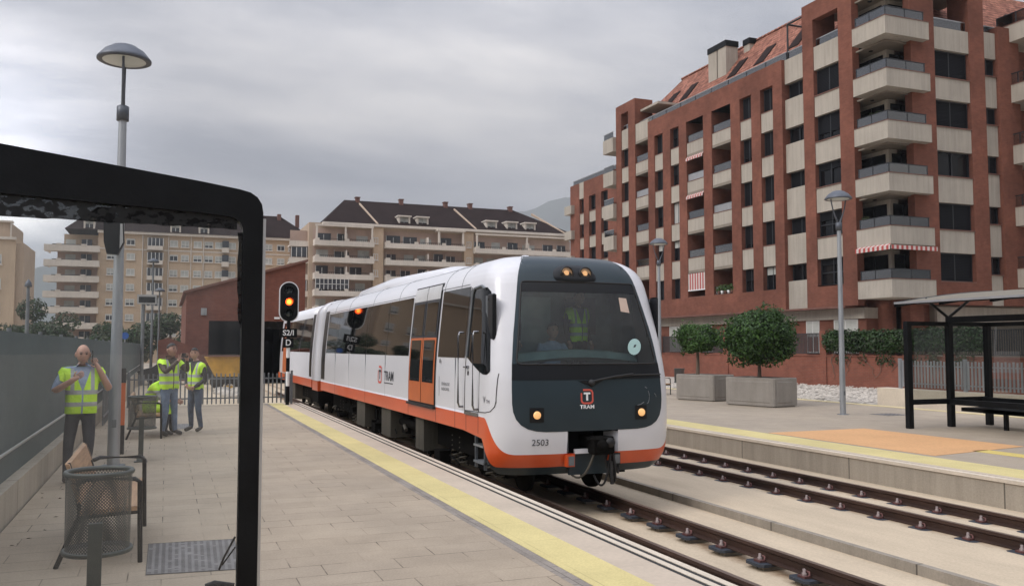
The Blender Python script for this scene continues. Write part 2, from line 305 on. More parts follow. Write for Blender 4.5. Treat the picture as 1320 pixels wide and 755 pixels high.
# ------------------------------------------------------------------ mesh builder
class MB:
    def __init__(s): s.v = []; s.f = []; s.m = []; s.sm = []; s.mats = []; s.uv = {}
    def mi(s, mat):
        if mat not in s.mats: s.mats.append(mat)
        return s.mats.index(mat)
    def add(s, verts, faces, mat, smooth=False):
        o = len(s.v); s.v += [tuple(v) for v in verts]; i = s.mi(mat)
        for f in faces: s.f.append(tuple(o + k for k in f)); s.m.append(i); s.sm.append(smooth)
        return s
    def box(s, a, b, mat, rot=None, bev=0):
        x0, y0, z0 = (min(a[i], b[i]) for i in range(3)); x1, y1, z1 = (max(a[i], b[i]) for i in range(3))
        if bev:
            e = bev; vs = []
            def ring(z, i): return [(x0 + i, y0 + i + 0, z), (x1 - i, y0 + i, z), (x1 - i, y1 - i, z), (x0 + i, y1 - i, z)]
            vs = ring(z0, e) + ring(z0 + e, 0) + ring(z1 - e, 0) + ring(z1, e)
            fs = [(3, 2, 1, 0), (12, 13, 14, 15)]
            for k in range(3):
                for j in range(4): fs.append((k * 4 + j, k * 4 + (j + 1) % 4, k * 4 + 4 + (j + 1) % 4, k * 4 + 4 + j))
            return s.add(vs, fs, mat)
        vs = [(x0, y0, z0), (x1, y0, z0), (x1, y1, z0), (x0, y1, z0), (x0, y0, z1), (x1, y0, z1), (x1, y1, z1), (x0, y1, z1)]
        if rot is not None: vs = [tuple(rot @ Vector(v)) for v in vs]
        return s.add(vs, [(3, 2, 1, 0), (4, 5, 6, 7), (0, 1, 5, 4), (1, 2, 6, 5), (2, 3, 7, 6), (3, 0, 4, 7)], mat)
    def quad(s, p, mat): return s.add(p, [tuple(range(len(p)))], mat)
    def tube(s, pts, r, mat, n=8, smooth=True, cap=True):
        pts = [Vector(p) for p in pts]; rr = r if isinstance(r, (list, tuple)) else [r] * len(pts)
        vs = []; fs = []; up = None
        for i, p in enumerate(pts):
            d = (pts[min(i + 1, len(pts) - 1)] - pts[max(i - 1, 0)]).normalized()
            if up is None: up = Vector((0, 0, 1)) if abs(d.z) < .9 else Vector((1, 0, 0))
            a = d.cross(up)
            if a.length < 1e-4: a = d.cross(Vector((0, 1, 0)))
            a.normalize(); b = a.cross(d).normalized()
            for k in range(n):
                t = 2 * math.pi * k / n; vs.append(p + (a * math.cos(t) + b * math.sin(t)) * rr[i])
        for i in range(len(pts) - 1):
            for k in range(n): fs.append((i * n + k, i * n + (k + 1) % n, i * n + n + (k + 1) % n, i * n + n + k))
        s.add(vs, fs, mat, smooth)
        if cap:
            s.add(vs[:n], [tuple(range(n))[::-1]], mat); s.add(vs[-n:], [tuple(range(n))], mat)
        return s
    def lathe(s, prof, c, mat, n=20, smooth=True, axis='z', cap=False):
        vs = []; fs = []
        for r, h in prof:
            for k in range(n):
                t = 2 * math.pi * k / n; x, y = r * math.cos(t), r * math.sin(t)
                q = {'z': (x, y, h), 'x': (h, x, y), 'y': (x, h, y)}[axis]
                vs.append((c[0] + q[0], c[1] + q[1], c[2] + q[2]))
        for i in range(len(prof) - 1):
            for k in range(n): fs.append((i * n + k, i * n + (k + 1) % n, i * n + n + (k + 1) % n, i * n + n + k))
        s.add(vs, fs, mat, smooth)
        if cap:
            s.add(vs[:n], [tuple(range(n))[::-1]], mat); s.add(vs[-n:], [tuple(range(n))], mat)
        return s
    def grid(s, rows, mat, smooth=True, closed=False):
        n = len(rows[0]); vs = [p for r in rows for p in r]; fs = []
        for i in range(len(rows) - 1):
            for k in range(n if closed else n - 1): fs.append((i * n + k, i * n + (k + 1) % n, i * n + n + (k + 1) % n, i * n + n + k))
        return s.add(vs, fs, mat, smooth)
    def prism(s, poly, axis, a, b, mat):
        """polygon in the two other axes extruded along axis from a to b"""
        n = len(poly)
        def P(u, v, h): return {'x': (h, u, v), 'y': (u, h, v), 'z': (u, v, h)}[axis]
        vs = [P(u, v, a) for u, v in poly] + [P(u, v, b) for u, v in poly]
        fs = [tuple(range(n))[::-1], tuple(range(n, 2 * n))] + [(k, (k + 1) % n, n + (k + 1) % n, n + k) for k in range(n)]
        return s.add(vs, fs, mat)
    def sphere(s, c, r, mat, n=12, m=8, fn=None):
        rows = []
        for i in range(m + 1):
            p = math.pi * i / m - math.pi / 2; row = []
            for k in range(n):
                t = 2 * math.pi * k / n
                q = Vector((math.cos(p) * math.cos(t) * r[0], math.cos(p) * math.sin(t) * r[1], math.sin(p) * r[2]))
                if fn: q = fn(q)
                row.append(tuple(Vector(c) + q))
            rows.append(row)
        return s.grid(rows, mat, True, True)
    def build(s, name, parent=None, recalc=True, xf=None, origin=None):
        me = bpy.data.meshes.new(name)
        vs = s.v
        if xf: vs = [xf(*v) for v in vs]
        base = Vector((0, 0, 0))
        p = parent
        while p is not None: base = base + p.location; p = p.parent
        o0 = Vector(origin) - base if origin is not None else Vector((0, 0, 0))
        me.from_pydata([tuple(Vector(v) - base - o0) for v in vs], [], s.f)
        for m in s.mats: me.materials.append(m)
        me.polygons.foreach_set('material_index', s.m); me.polygons.foreach_set('use_smooth', s.sm)
        if recalc:
            bm = bmesh.new(); bm.from_mesh(me); bmesh.ops.recalc_face_normals(bm, faces=bm.faces); bm.to_mesh(me); bm.free()
        me.update()
        o = bpy.data.objects.new(name, me); o.location = o0; COL.objects.link(o)
        if parent is not None: o.parent = parent
        return o
def thing(name, label, cat, loc=(0, 0, 0), group=None):
    o = bpy.data.objects.new(name, None); COL.objects.link(o); o.location = loc; o.empty_display_size = .2
    return tag(o, label, cat, group)
def tag(o, label, cat, group=None, kind=None):
    o['label'] = label; o['category'] = cat
    if group: o['group'] = group
    if kind: o['kind'] = kind
    return o
def struct(mb, name, label=None):
    o = mb.build(name); o['kind'] = 'structure'
    if label: o['label'] = label; o['category'] = name.replace('_', ' ')
    return o
def copy_tree(o, parent=None):
    c = o.copy(); COL.objects.link(c)
    if parent is not None: c.parent = parent
    for ch in [x for x in COL.objects if x.parent == o]: copy_tree(ch, c)
    return c
def text(body, size, name, parent, mat, place, extrude=.002, bold=0, sx=1.0):
    """real lettering, turned into a mesh; place(u, v) puts a point of the text plane into the world"""
    cu = bpy.data.curves.new(name, 'FONT'); cu.body = body; cu.size = size; cu.extrude = 0; cu.align_x = 'CENTER'; cu.align_y = 'CENTER'; cu.offset = bold
    t = bpy.data.objects.new(name, cu); COL.objects.link(t)
    dg = bpy.context.evaluated_depsgraph_get(); me = bpy.data.meshes.new_from_object(t.evaluated_get(dg))
    bpy.data.objects.remove(t)
    base = Vector((0, 0, 0)); p = parent
    while p is not None: base += p.location; p = p.parent
    for v in me.vertices: v.co = Vector(place(v.co.x * sx, v.co.y)) - base
    me.materials.clear(); me.materials.append(mat)
    o = bpy.data.objects.new(name, me); COL.objects.link(o); o.parent = parent
    return o
# ------------------------------------------------------------------ setting
RT = -.48                                   # rail top
mb = MB(); mb.box((-1490, -320, -.90), (2690, 3790, -.80), m_ground); struct(mb, 'ground')
E1 = 3.83
mb = MB(); mb.box((-1.52, -6, -.8), (E1 - .05, 27.4, -.124), m_wall); struct(mb, 'platform_base')
mb = MB()
mb.box((-1.38, -6, -.004), (2.75, 27.4, 0), m_pave); struct(mb, 'platform_paving')
mb = MB(); mb.box((2.75, -6, -.004), (2.87, 27.4, .001), m_border); struct(mb, 'paver_border')
mb = MB(); mb.box((2.87, -6, -.004), (3.28, 27.4, .004), m_yel); struct(mb, 'tactile_strip')
mb = MB(); mb.box((3.28, -6, -.12), (3.605, 27.4, .003), m_cream); mb.box((3.655, -6, -.12), (3.715, 27.4, .003), m_lip); mb.box((3.765, -6, -.12), (E1, 27.4, .003), m_lip)
struct(mb, 'platform_edge')
mb = MB(); mb.box((3.605, -6, -.11), (3.655, 27.4, -.002), m_groove); mb.box((3.715, -6, -.11), (3.765, 27.4, -.002), m_groove); struct(mb, 'edge_groove')
# track beds
mb = MB(); mb.box((E1 - .10, -8, -.85), (7.42, 60, -.70), m_slab); struct(mb, 'track_bed')
mb = MB(); mb.box((7.51, -8, -.85), (11.42, 60, -.625), m_slab); struct(mb, 'track_bed')
mb = MB(); mb.box((7.42, -8, -.85), (7.51, 60, -.588), m_kerb); struct(mb, 'track_kerb')
# platform 2
Z2 = -.20; E2 = 11.26
mb = MB(); mb.box((E2 + .02, -4, -.85), (21.3, 60, Z2 - .05), m_wall); struct(mb, 'platform_base')
mb = MB(); mb.box((12.36, -4, Z2 - .05), (21.3, 60, Z2), m_pave2); struct(mb, 'platform_paving')
mb = MB(); mb.box((E2, -4, Z2 - .05), (E2 + .13, 60, Z2 + .003), m_lip); mb.box((E2 + .165, -4, Z2 - .05), (E2 + .30, 60, Z2 + .003), m_cream); struct(mb, 'platform_edge')
mb = MB(); mb.box((E2 + .13, -4, Z2 - .045), (E2 + .165, 60, Z2 - .01), m_groove); struct(mb, 'edge_groove')
mb = MB(); mb.box((E2 + .30, -4, Z2 - .05), (12.36, 60, Z2 + .004), m_yel); struct(mb, 'tactile_strip')
mb = MB(); mb.prism([(12.45, 16.15), (15.2, 16.2), (15.3, 12.15), (12.55, 11.7)], 'z', Z2 + .001, Z2 + .006, m_orange_pad); struct(mb, 'orange_marking')
mb = MB(); mb.prism([(13.75, 12.0), (14.15, 12.0), (14.15, 3), (13.75, 3)], 'z', Z2 + .001, Z2 + .006, m_yel2); struct(mb, 'yellow_marking')
mb = MB(); mb.prism([(18.0, 13.6), (19.3, 13.6), (19.3, 11), (18.0, 11)], 'z', Z2 + .001, Z2 + .006, m_orange_pad); struct(mb, 'orange_marking')
mb = MB(); mb.box((21.3, -4, -.85), (21.62, 60, Z2 + .015), m_yelpale); struct(mb, 'platform_back_kerb')
mb = MB(); mb.box((21.62, -4, -.85), (60, 90, Z2 - .03), m_gravel_base); struct(mb, 'gravel_bed')
# paved yard beyond the end of the platform
mb = MB(); mb.box((-14, 28.2, -.85), (3.0, 70, -.35), m_slab); struct(mb, 'yard')
# hills: two ridges far off
def ridge(name, pts, y, depth, seed):
    rr = random.Random(seed); xs = []; n = 70
    x0, x1 = pts[0][0], pts[-1][0]; rows = [[], [], [], [], []]
    for i in range(n + 1):
        x = x0 + (x1 - x0) * i / n
        for (a, za), (b, zb) in zip(pts, pts[1:]):
            if a <= x <= b: h = za + (zb - za) * (x - a) / (b - a)
        h += (math.sin(x * .021 + seed) * .6 + math.sin(x * .047 + 2 * seed) * .3 + rr.uniform(-1, 1) * .12) * max(h, 20) * .022
        for k, (f, dy) in enumerate(((0, -depth), (.45, -depth * .6), (.8, -depth * .25), (1, 0), (0, depth))):
            rows[k].append((x, y + dy + rr.uniform(-20, 20), -5 + h * f + (rr.uniform(-1, 1) * h * .04 if 0 < f < 1 else 0)))
    m = MB(); m.grid(rows, m_hill); o = m.build(name); o['kind'] = 'structure'
ridge('hill', [(-1300, 60), (-840, 160), (-520, 184), (-410, 224), (-350, 252), (-240, 262), (0, 160), (400, 60), (800, 40)], 3000, 500, 3)
ridge('hill', [(650, 150), (800, 300), (930, 370), (1060, 440), (1200, 510), (1420, 575), (1700, 610), (2100, 420), (2500, 200)], 3000, 600, 4)
hz, hnt, hout = new_mat('haze_air'); pv = N(hnt, 'ShaderNodeVolumePrincipled'); pv.inputs['Color'].default_value = (.93, .96, 1, 1); pv.inputs['Density'].default_value = .00026; hnt.links.new(pv.outputs[0], hout.inputs['Volume'])
b = MB(); b.box((-1500, -330, -1.9), (2700, 3800, 705), hz); hzo = b.build('haze'); hzo['kind'] = 'stuff'; hzo['label'] = 'thin pale haze in the air'
# ------------------------------------------------------------------ rails
def make_rail(x, y0, y1, bed, label, fast):
    t = thing('rail', label, 'rail', (x, 0, bed), 'rails of the two tracks')
    b = MB(); h = RT
    sec = [(-.032, h), (.032, h), (.034, h - .035), (.009, h - .05), (.009, h - .115), (.06, h - .13), (.06, h - .142), (-.06, h - .142), (-.06, h - .13), (-.009, h - .115), (-.009, h - .05), (-.034, h - .035)]
    b.prism([(x + u, w) for u, w in sec], 'y', y0, y1, m_rail)
    b.build('rail_profile', t)
    b = MB(); b.box((x - .029, y0, h + .0005), (x + .029, y1, h + .0025), m_railtop); b.build('rail_head', t)
    proto = None
    for i, y in enumerate(fast):
        if proto is None:
            b = MB(); z = h - .142
            b.prism([(x - .20, y - .11), (x - .16, y - .15), (x + .16, y - .15), (x + .20, y - .11), (x + .20, y + .11), (x + .16, y + .15), (x - .16, y + .15), (x - .20, y + .11)], 'z', max(bed - .005, z - .032), z - .001, m_plate)
            if bed < z - .035: b.box((x - .13, y - .10, bed - .005), (x + .13, y + .10, z - .03), m_kerb)
            for sg in (-1, 1):
                b.box((x + sg * .062, y - .055, z), (x + sg * .14, y + .055, z + .022), m_clip)
                b.lathe([(.026, z + .022), (.026, z + .045), (.017, z + .05), (.017, z + .085), (.0, z + .09)], (x + sg * .10, y, 0), m_bolt, 8)
                b.tube([(x + sg * .075, y - .05, z + .02), (x + sg * .06, y - .03, z + .055), (x + sg * .075, y, z + .06), (x + sg * .06, y + .03, z + .055), (x + sg * .075, y + .05, z + .02)], .011, m_clip, 6)
            proto = b.build('rail_fastener', t, origin=(x, y, bed))
        else:
            c = proto.copy(); COL.objects.link(c); c.parent = t; c.location = Vector((x, y, bed)) - t.location
    return t
TC = 5.62; T2 = 9.70
f1 = [8.03 + .715 * i for i in range(-6, 26)]; f2 = [8.0 + .72 * i for i in range(-6, 18)]
make_rail(TC - .53, -8, 45, -.70, 'rusty rail running closest to the yellow edged platform, mostly under the train', f1)
make_rail(TC + .53, -8, 45, -.70, 'rusty rail from under the train, beside the low concrete kerb', f1)
make_rail(T2 - .53, -8, 45, -.625, 'rusty rail of the empty track, on the side of the low concrete kerb', f2)
make_rail(T2 + .53, -8, 45, -.625, 'rusty rail of the empty track, against the wall of the far platform', f2)
# ------------------------------------------------------------------ train
XC = 5.65; Y0 = 11.22; DN = .66; NS = 3.4; YE = 26.0
PROF = [(-.12, 1.30, .30), (0.0, 1.38, .16), (.1, 1.415, .09), (.22, 1.435, .045), (.45, 1.44, .01), (.70, 1.44, 0), (1.0, 1.44, .005), (1.25, 1.435, .03), (1.45, 1.425, .07), (1.75, 1.405, .14), (2.0, 1.38, .21), (2.3, 1.35, .31), (2.62, 1.315, .425), (2.7, 1.30, .46), (2.78, 1.275, .50), (2.86, 1.23, .555), (2.93, 1.165, .62), (2.99, 1.08, .71), (3.03, .99, .80), (3.065, .87, .94), (3.09, .73, 1.1), (3.11, .56, 1.3), (3.125, .35, 1.55), (3.13, .12, 1.9), (3.131, .0, 2.1)]
def pz(z):
    if z <= PROF[0][0]: return PROF[0][1:]
    for a, b in zip(PROF, PROF[1:]):
        if z <= b[0]:
            f = (z - a[0]) / (b[0] - a[0]); return (a[1] + (b[1] - a[1]) * f, a[2] + (b[2] - a[2]) * f)
    return PROF[-1][1:]
def SF(xi, z, off=0):
    def raw(xi, z):
        w, s = pz(z); q = min(abs(xi), .9995)
        return Vector((XC + xi * w, Y0 + s + DN * (1 - (1 - q ** NS) ** (1 / NS)), z))
    p = raw(xi, z)
    if off:
        e = 1e-3; a = raw(xi + e, z) - raw(xi - e, z); b = raw(xi, z + e) - raw(xi, z - e)
        n = a.cross(b)
        if n.y > 0: n = -n
        p = p + n.normalized() * off
    return p
def side_x(y, z, sg=-1):
    w, s = pz(z); d = (y - Y0 - s) / DN
    if d >= 1: q = 1
    else: q = (1 - (1 - max(d, 0)) ** NS) ** (1 / NS)
    return XC + sg * w * q
train = thing('commuter_train', 'white and orange two car train with dark rounded front standing at the platform', 'train', (XC, Y0 + 1, RT))
# columns of the shell: front angles then sides
NF = 56
cols = []
for k in range(-NF, NF + 1):
    a = math.pi / 2 * k / NF
    q = abs(math.sin(a)) ** (2 / NS); d = 1 - abs(math.cos(a)) ** (2 / NS)
    cols.append(('f', math.copysign(q, a), d))
SIDES = [0.0, .06, .14, .25, .4, .6, .8, 1.0]
def shell_pt(ci, z, w=None, s=None):
    kind, q, d = ci
    if w is None: w, s = pz(z)
    if kind == 'f': return (XC + q * w, Y0 + s + DN * d, z)
    y0 = Y0 + s + DN; return (XC + q * w, y0 + (YE - y0) * d, z)
allc = [('s', -1, f) for f in SIDES[::-1][:-1]] + cols + [('s', 1, f) for f in SIDES[1:]]
def lin(a, b, n): return [a + (b - a) * i / n for i in range(n + 1)]
def sstep(a, b, x):
    t = min(1, max(0, (x - a) / (b - a))); return t * t * (3 - 2 * t)
def edge_u(ci):
    kind, q, d = ci; return DN * d if kind == 'f' else DN + (YE - Y0) * d
def zb(ci): return .21 + (.70 - .21) * sstep(.10, .58, edge_u(ci))
def zo(ci): return .02 + (.45 - .02) * sstep(.26, .78, edge_u(ci))
def zl(ci): return -.10 + (.449 + .10) * sstep(.22, .76, edge_u(ci))
def ws_half(z): return .775 + (.69 - .775) * (z - 1.455) / (2.645 - 1.455)
zs_white = [.70 + .05 * i for i in range(0, 38)] + [2.6 + .02 * i for i in range(0, 24)]
zs_white = sorted(set(round(z, 3) for z in zs_white if z < 3.05)) + [3.065, 3.08, 3.09, 3.1, 3.11, 3.118, 3.125, 3.128, 3.13, 3.1305, 3.131]
rows = []
for f in (0, .25, .5, .75): rows.append([shell_pt(c, zb(c) + (.70 - zb(c)) * f) for c in allc])
low = len(rows)
for z in zs_white: rows.append([shell_pt(c, z) for c in allc])
b = MB(); vs = [p for r in rows for p in r]; n = len(allc); fs = []
for i in range(len(rows) - 1):
    for k in range(n - 1):
        ids = (i * n + k, i * n + k + 1, i * n + n + k + 1, i * n + n + k); skip = False
        for j in ids:
            ci = allc[j % n]; z = vs[j][2]
            if ci[0] == 'f' and 1.42 < z < 2.66 and abs(ci[1]) < ws_half(z) + .012: skip = True
            if ci[0] == 'f' and z < .49 and abs(vs[j][0] - XC) < .35: skip = True
        if not skip: fs.append(ids)
b.add(vs, fs, m_white, True)
shell = b.build('body_shell', train)
rows = [[shell_pt(c, zo(c) + (zb(c) - zo(c)) * f) for c in allc] for f in (0, .33, .66, 1)]
b = MB(); vs = [p for r in rows for p in r]; fs = []
for i in range(3):
    for k in range(n - 1):
        ids = (i * n + k, i * n + k + 1, i * n + n + k + 1, i * n + n + k)
        if not all(abs(vs[j][0] - XC) < .33 and vs[j][1] < 12 for j in ids): fs.append(ids)
b.add(vs, fs, m_orange, True); b.build('orange_skirt', train)
rows = [[shell_pt(c, zl(c) + (zo(c) - zl(c)) * f) for c in allc] for f in (0, .5, 1)]
b = MB(); b.grid(rows, m_mask)
rows = [[Vector(shell_pt(c, zl(c))) + Vector((0, .0, 0)) for c in allc], [Vector((XC, p[1] + .6, p[2] + .06)) if c[0] == 'f' else Vector((XC, p[1], p[2])) for c, p in ((c, shell_pt(c, zl(c))) for c in allc)]]
b.grid(rows, m_under); b.build('valance', train)
# coupler pocket
b = MB(); px, pzz, yf = .34, (-.02, .50), Y0 + .02
b.quad([(XC - px, yf, .5), (XC + px, yf, .5), (XC + px, yf + .55, .5), (XC - px, yf + .55, .5)], m_under)
b.quad([(XC - px, yf + .55, 0), (XC + px, yf + .55, 0), (XC + px, yf + .55, .5), (XC - px, yf + .55, .5)], m_rubber)
for sg in (-1, 1):
    b.quad([(XC + sg * .40, yf, .21), (XC + sg * .40, yf, .5), (XC + sg * .28, yf + .22, .5), (XC + sg * .28, yf + .22, .21)], m_white)
    b.quad([(XC + sg * .28, yf + .22, 0), (XC + sg * .28, yf + .55, 0), (XC + sg * .28, yf + .55, .5), (XC + sg * .28, yf + .22, .5)], m_under)
b.box((XC - .27, yf + .03, .20), (XC + .27, yf + .07, .265), m_white)
b.box((XC - .33, yf + .09, -.10), (XC + .33, yf + .14, .20), m_mask)
b.build('coupler_pocket', train)
cp = MB(); cx = XC + .085
cp.box((cx - .15, yf - .17, .19), (cx + .17, yf + .10, .44), m_under, bev=.03)
cp.lathe([(.0, -.10), (.05, -.09), (.075, -.02), (.08, .06)], (cx - .03, yf - .19, .33), m_under, 14, axis='y')
cp.lathe([(.0, .0), (.065, .0), (.07, .05)], (cx + .10, yf - .2, .36), m_rubber, 14, axis='y')
cp.box((cx - .07, yf + .05, .25), (cx + .09, yf + .5, .42), m_under); cp.box((cx - .2, yf - .05, .39), (cx + .22, yf + .02, .43), m_under)
coup = cp.build('coupler', train)
b = MB()
for k, (xa, xb, dp, ya) in enumerate(((-.1, -.42, -.24, -.06), (.12, -.02, -.36, -.14), (.16, .30, -.30, -.14), (.02, .34, -.33, -.12), (.2, .42, -.2, -.05))):
    pts = [(cx + xa + (xb - xa) * t, yf + ya + .25 * t * t, .2 + (dp - .2) * math.sin(math.pi * t * .62) / math.sin(math.pi * .5) + .2 * t * t) for t in [i / 10 for i in range(11)]]
    b.tube(pts, .016, m_box if k == 0 else m_rubber, 6)
b.tube([(cx + .12, yf - .16, .1), (cx + .13, yf - .16, -.16)], .022, m_rubber, 8); b.box((cx + .11, yf - .18, -.22), (cx + .15, yf - .14, -.15), m_rubber)
b.build('hose', coup)
for sg in (-1, 1):
    b = MB(); x = XC + sg * .36; b.box((x - .06, yf - .03, .03), (x + .06, yf + .06, .19), m_orange if sg < 0 else m_maskblk)
    b.box((x - .035, yf - .05, .05), (x + .045, yf - .028, .175), m_galvdark); b.build('cable_socket', train)
# black front mask, windscreen
def rloop(pts, n=16):
    """closed loop through corner points, resampled evenly by length"""
    L = [0]; q = pts + [pts[0]]
    for a, c in zip(q, q[1:]): L.append(L[-1] + math.hypot((c[0] - a[0]) * 1.4, c[1] - a[1]))
    out = []
    for i in range(n):
        d = L[-1] * i / n
        for k in range(len(pts)):
            if L[k] <= d <= L[k + 1]:
                f = (d - L[k]) / max(1e-9, L[k + 1] - L[k]); out.append((q[k][0] + (q[k + 1][0] - q[k][0]) * f, q[k][1] + (q[k + 1][1] - q[k][1]) * f)); break
    return out
def half(pts): return pts + [(-x, z) for x, z in pts[::-1] if abs(x) > 1e-6]
mo = [(0, .52)] + [(.50, .522), (.60, .535), (.68, .565), (.745, .62), (.79, .70), (.815, .80), (.825, .92), (.825, 1.15), (.818, 1.45), (.795, 1.9), (.752, 2.4), (.728, 2.66), (.715, 2.85), (.72, 2.97), (.76, 3.04), (.80, 3.085), (.8, 3.12), (0, 3.128)]
mo = half(mo)
wi = half([(0, 1.455), (.75, 1.455), (.775, 1.485), (.735, 2.05), (.695, 2.60), (.68, 2.645), (0, 2.645)])
def radial(outer, inner, steps, off, mat, name, parent, center=None, grow=None):
    NL = 180
    # match by angle about a centre point so the ring does not twist
    c0 = center or (0, 2.0)
    def hit(loop, ang):
        best = None; dx, dz = math.cos(ang), math.sin(ang)
        for a, c in zip(loop, loop[1:] + loop[:1]):
            ax, az, bx, bz = a[0] - c0[0], a[1] - c0[1], c[0] - c0[0], c[1] - c0[1]
            den = dx * (bz - az) - dz * (bx - ax)
            if abs(den) < 1e-12: continue
            t = (ax * (bz - az) - az * (bx - ax)) / den; u = (ax * dz - az * dx) / den
            if t > 0 and -1e-9 <= u <= 1 + 1e-9 and (best is None or t > best): best = t
        return (c0[0] + dx * best, c0[1] + dz * best)
    angs = [2 * math.pi * i / NL for i in range(NL)]
    angs += [math.atan2(p[1] - c0[1], p[0] - c0[0]) % (2 * math.pi) for p in outer + (inner or [])]
    angs = sorted(set(round(a, 5) for a in angs))
    po = [hit(outer, a) for a in angs]; pi_ = [hit(inner, a) for a in angs] if inner else [c0] * len(angs)
    rows = []
    for k in range(steps + 1):
        f = k / steps
        if not inner: f = f * .995
        rows.append([tuple(SF(a[0] + (c[0] - a[0]) * f, a[1] + (c[1] - a[1]) * f, off)) for a, c in zip(po, pi_)])
    m = MB(); m.grid(rows, mat, True, True); return m.build(name, parent)
radial(mo, wi, 8, .006, m_mask, 'front_mask', train)
wsc = radial([(x * 1.004, z) for x, z in wi], None, 10, .009, m_wind, 'windscreen', train)
def fpatch(poly_rows, off, mat, name, parent):
    m = MB(); m.grid([[tuple(SF(x, z, off)) for x, z in r] for r in poly_rows], mat); return m.build(name, parent)
fpatch([[(-w + 2 * w * i / 30, z) for i in range(31)] for z, w in ((1.24, .824), (1.31, .821), (1.38, .819), (1.462, .815))], .012, m_maskblk, 'lower_band', train)
fpatch([[(-w + 2 * w * i / 30, z) for i in range(31)] for z, w in ((2.49, .703), (2.55, .699), (2.60, .695), (2.65, .68))], .0115, m_maskblk, 'destination_band', wsc)
b = MB()   # thin black seal round the windscreen
wl = rloop(wi, 120); b.tube([tuple(SF(x, z, .011)) for x, z in wl + wl[:1]], .014, m_rubber, 6); b.build('seal', wsc)
fpatch([[(.53 + .085 * math.cos(a) * r, 1.70 + .115 * math.sin(a) * r + .03 * math.cos(a) * r) for a in [2 * math.pi * i / 20 for i in range(21)]] for r in (.02, .5, 1)], .014, m_sticker, 'sticker', wsc)
fpatch([[(.515, 1.685), (.545, 1.70)], [(.53, 1.725), (.56, 1.735)]], .016, m_txtdark, 'sticker_print', wsc)
fpatch([[(.445, 2.22), (.555, 2.20)], [(.455, 2.43), (.555, 2.42)]], .013, m_paper, 'paper_notice', wsc)
# cab interior
b = MB()
b.quad([(XC - 1.3, 13.0, .9), (XC + 1.3, 13.0, .9), (XC + 1.2, 13.0, 2.66), (XC - 1.2, 13.0, 2.66)], m_cab)
b.quad([(XC - 1.1, 12.0, 2.66), (XC + 1.1, 12.0, 2.66), (XC + 1.2, 13.0, 2.66), (XC - 1.2, 13.0, 2.66)], m_cab)
for sg in (-1, 1): b.quad([(XC + sg * 1.3, 12.1, .9), (XC + sg * 1.3, 13.0, .9), (XC + sg * 1.2, 13.0, 2.66), (XC + sg * 1.2, 12.3, 2.66)], m_cab)
b.quad([(XC - 1.3, 11.9, .95), (XC + 1.3, 11.9, .95), (XC + 1.3, 13.0, .95), (XC - 1.3, 13.0, .95)], m_cab)
b.box((XC - .5, 12.93, 1.0), (XC + .1, 12.97, 2.5), m_dash); b.box((XC + .35, 12.9, 1.9), (XC + .9, 12.95, 2.5), m_mask)
b.build('cab_interior', train)
b = MB(); rows = []
for f, z in ((0, 1.50), (.35, 1.60), (.7, 1.62), (1, 1.45)): rows.append([(XC + x, 11.62 + .1 * abs(x) ** 2 + .32 * f, z + .05 * math.cos(x * 2.0)) for x in [-1.0 + .1 * i for i in range(21)]])
b.grid(rows, m_dash); b.build('driver_desk', train)
# wiper
b = MB(); P = lambda x, z, o=.05: tuple(SF(x, z, o))
b.tube([P(-.02, 1.205, .03), P(.08, 1.235, .05), P(.25, 1.27, .05), P(.45, 1.30, .045)], .018, m_rubber, 6); b.tube([P(.18, 1.25, .04), P(.45, 1.285, .045), P(.66, 1.29, .04), P(.80, 1.29, .04)], .013, m_rubber, 6)
b.lathe([(0, -.045), (.035, -.04), (.05, 0), (.05, .03)], P(-.02, 1.19, .03), m_rubber, 14, axis='y')
b.prism([(XC - .22, 1.225), (XC - .02, 1.13), (XC + .16, 1.225)], 'y', SF(0, 1.2).y - .018, SF(0, 1.2).y, m_maskblk); b.build('wiper', train)
# head lamps
pod = MB(); prow = []
for r, o in ((1.0, .008), (.86, .035), (.55, .04), (.02, .04)):
    prow.append([tuple(SF((-.045 + (.27 * (1 - .25 * max(0, math.sin(a)))) * math.copysign(abs(math.cos(a)) ** .6, math.cos(a)) * r), 2.77 + .14 * math.copysign(abs(math.sin(a)) ** .6, math.sin(a)) * r, o)) for a in [2 * math.pi * i / 40 for i in range(41)]])
pod.grid(prow, m_maskblk); podo = pod.build('lamp_pod', train)
for x in (-.195, .105):
    h = MB(); c = SF(x / 1.27, 2.755, .05)
    h.lathe([(.105, .02), (.108, -.012), (.09, -.02), (.086, .0)], c, m_rubber, 18, axis='y')
    h.lathe([(.088, .0), (.07, .018), (.04, .04)], c, m_alu, 18, axis='y'); h.lathe([(.05, .025), (.03, .0), (.0, -.006)], c, m_lit, 14, axis='y'); h.lathe([(.088, -.004), (.05, -.012), (.0, -.016)], c, glass_mat('lamp_glass', (.95, .9, .82), .05), 18, axis='y')
    h.build('headlight', train)
for sg in (-1, 1):
    h = MB(); x0 = sg * .815 - .04; w = 1.435
    rr = [[tuple(SF((x0 + u) / w, .757 + v, .012)) for u in (-.10, 0, .10)] for v in (-.10, 0, .10)]; h.grid(rr, m_maskblk)
    c = SF(x0 / w, .757, .02); h.lathe([(.055, .0), (.055, -.014), (.045, -.018), (.0, -.02)], c, m_lit2, 16, axis='y')
    h.build('running_light', train)
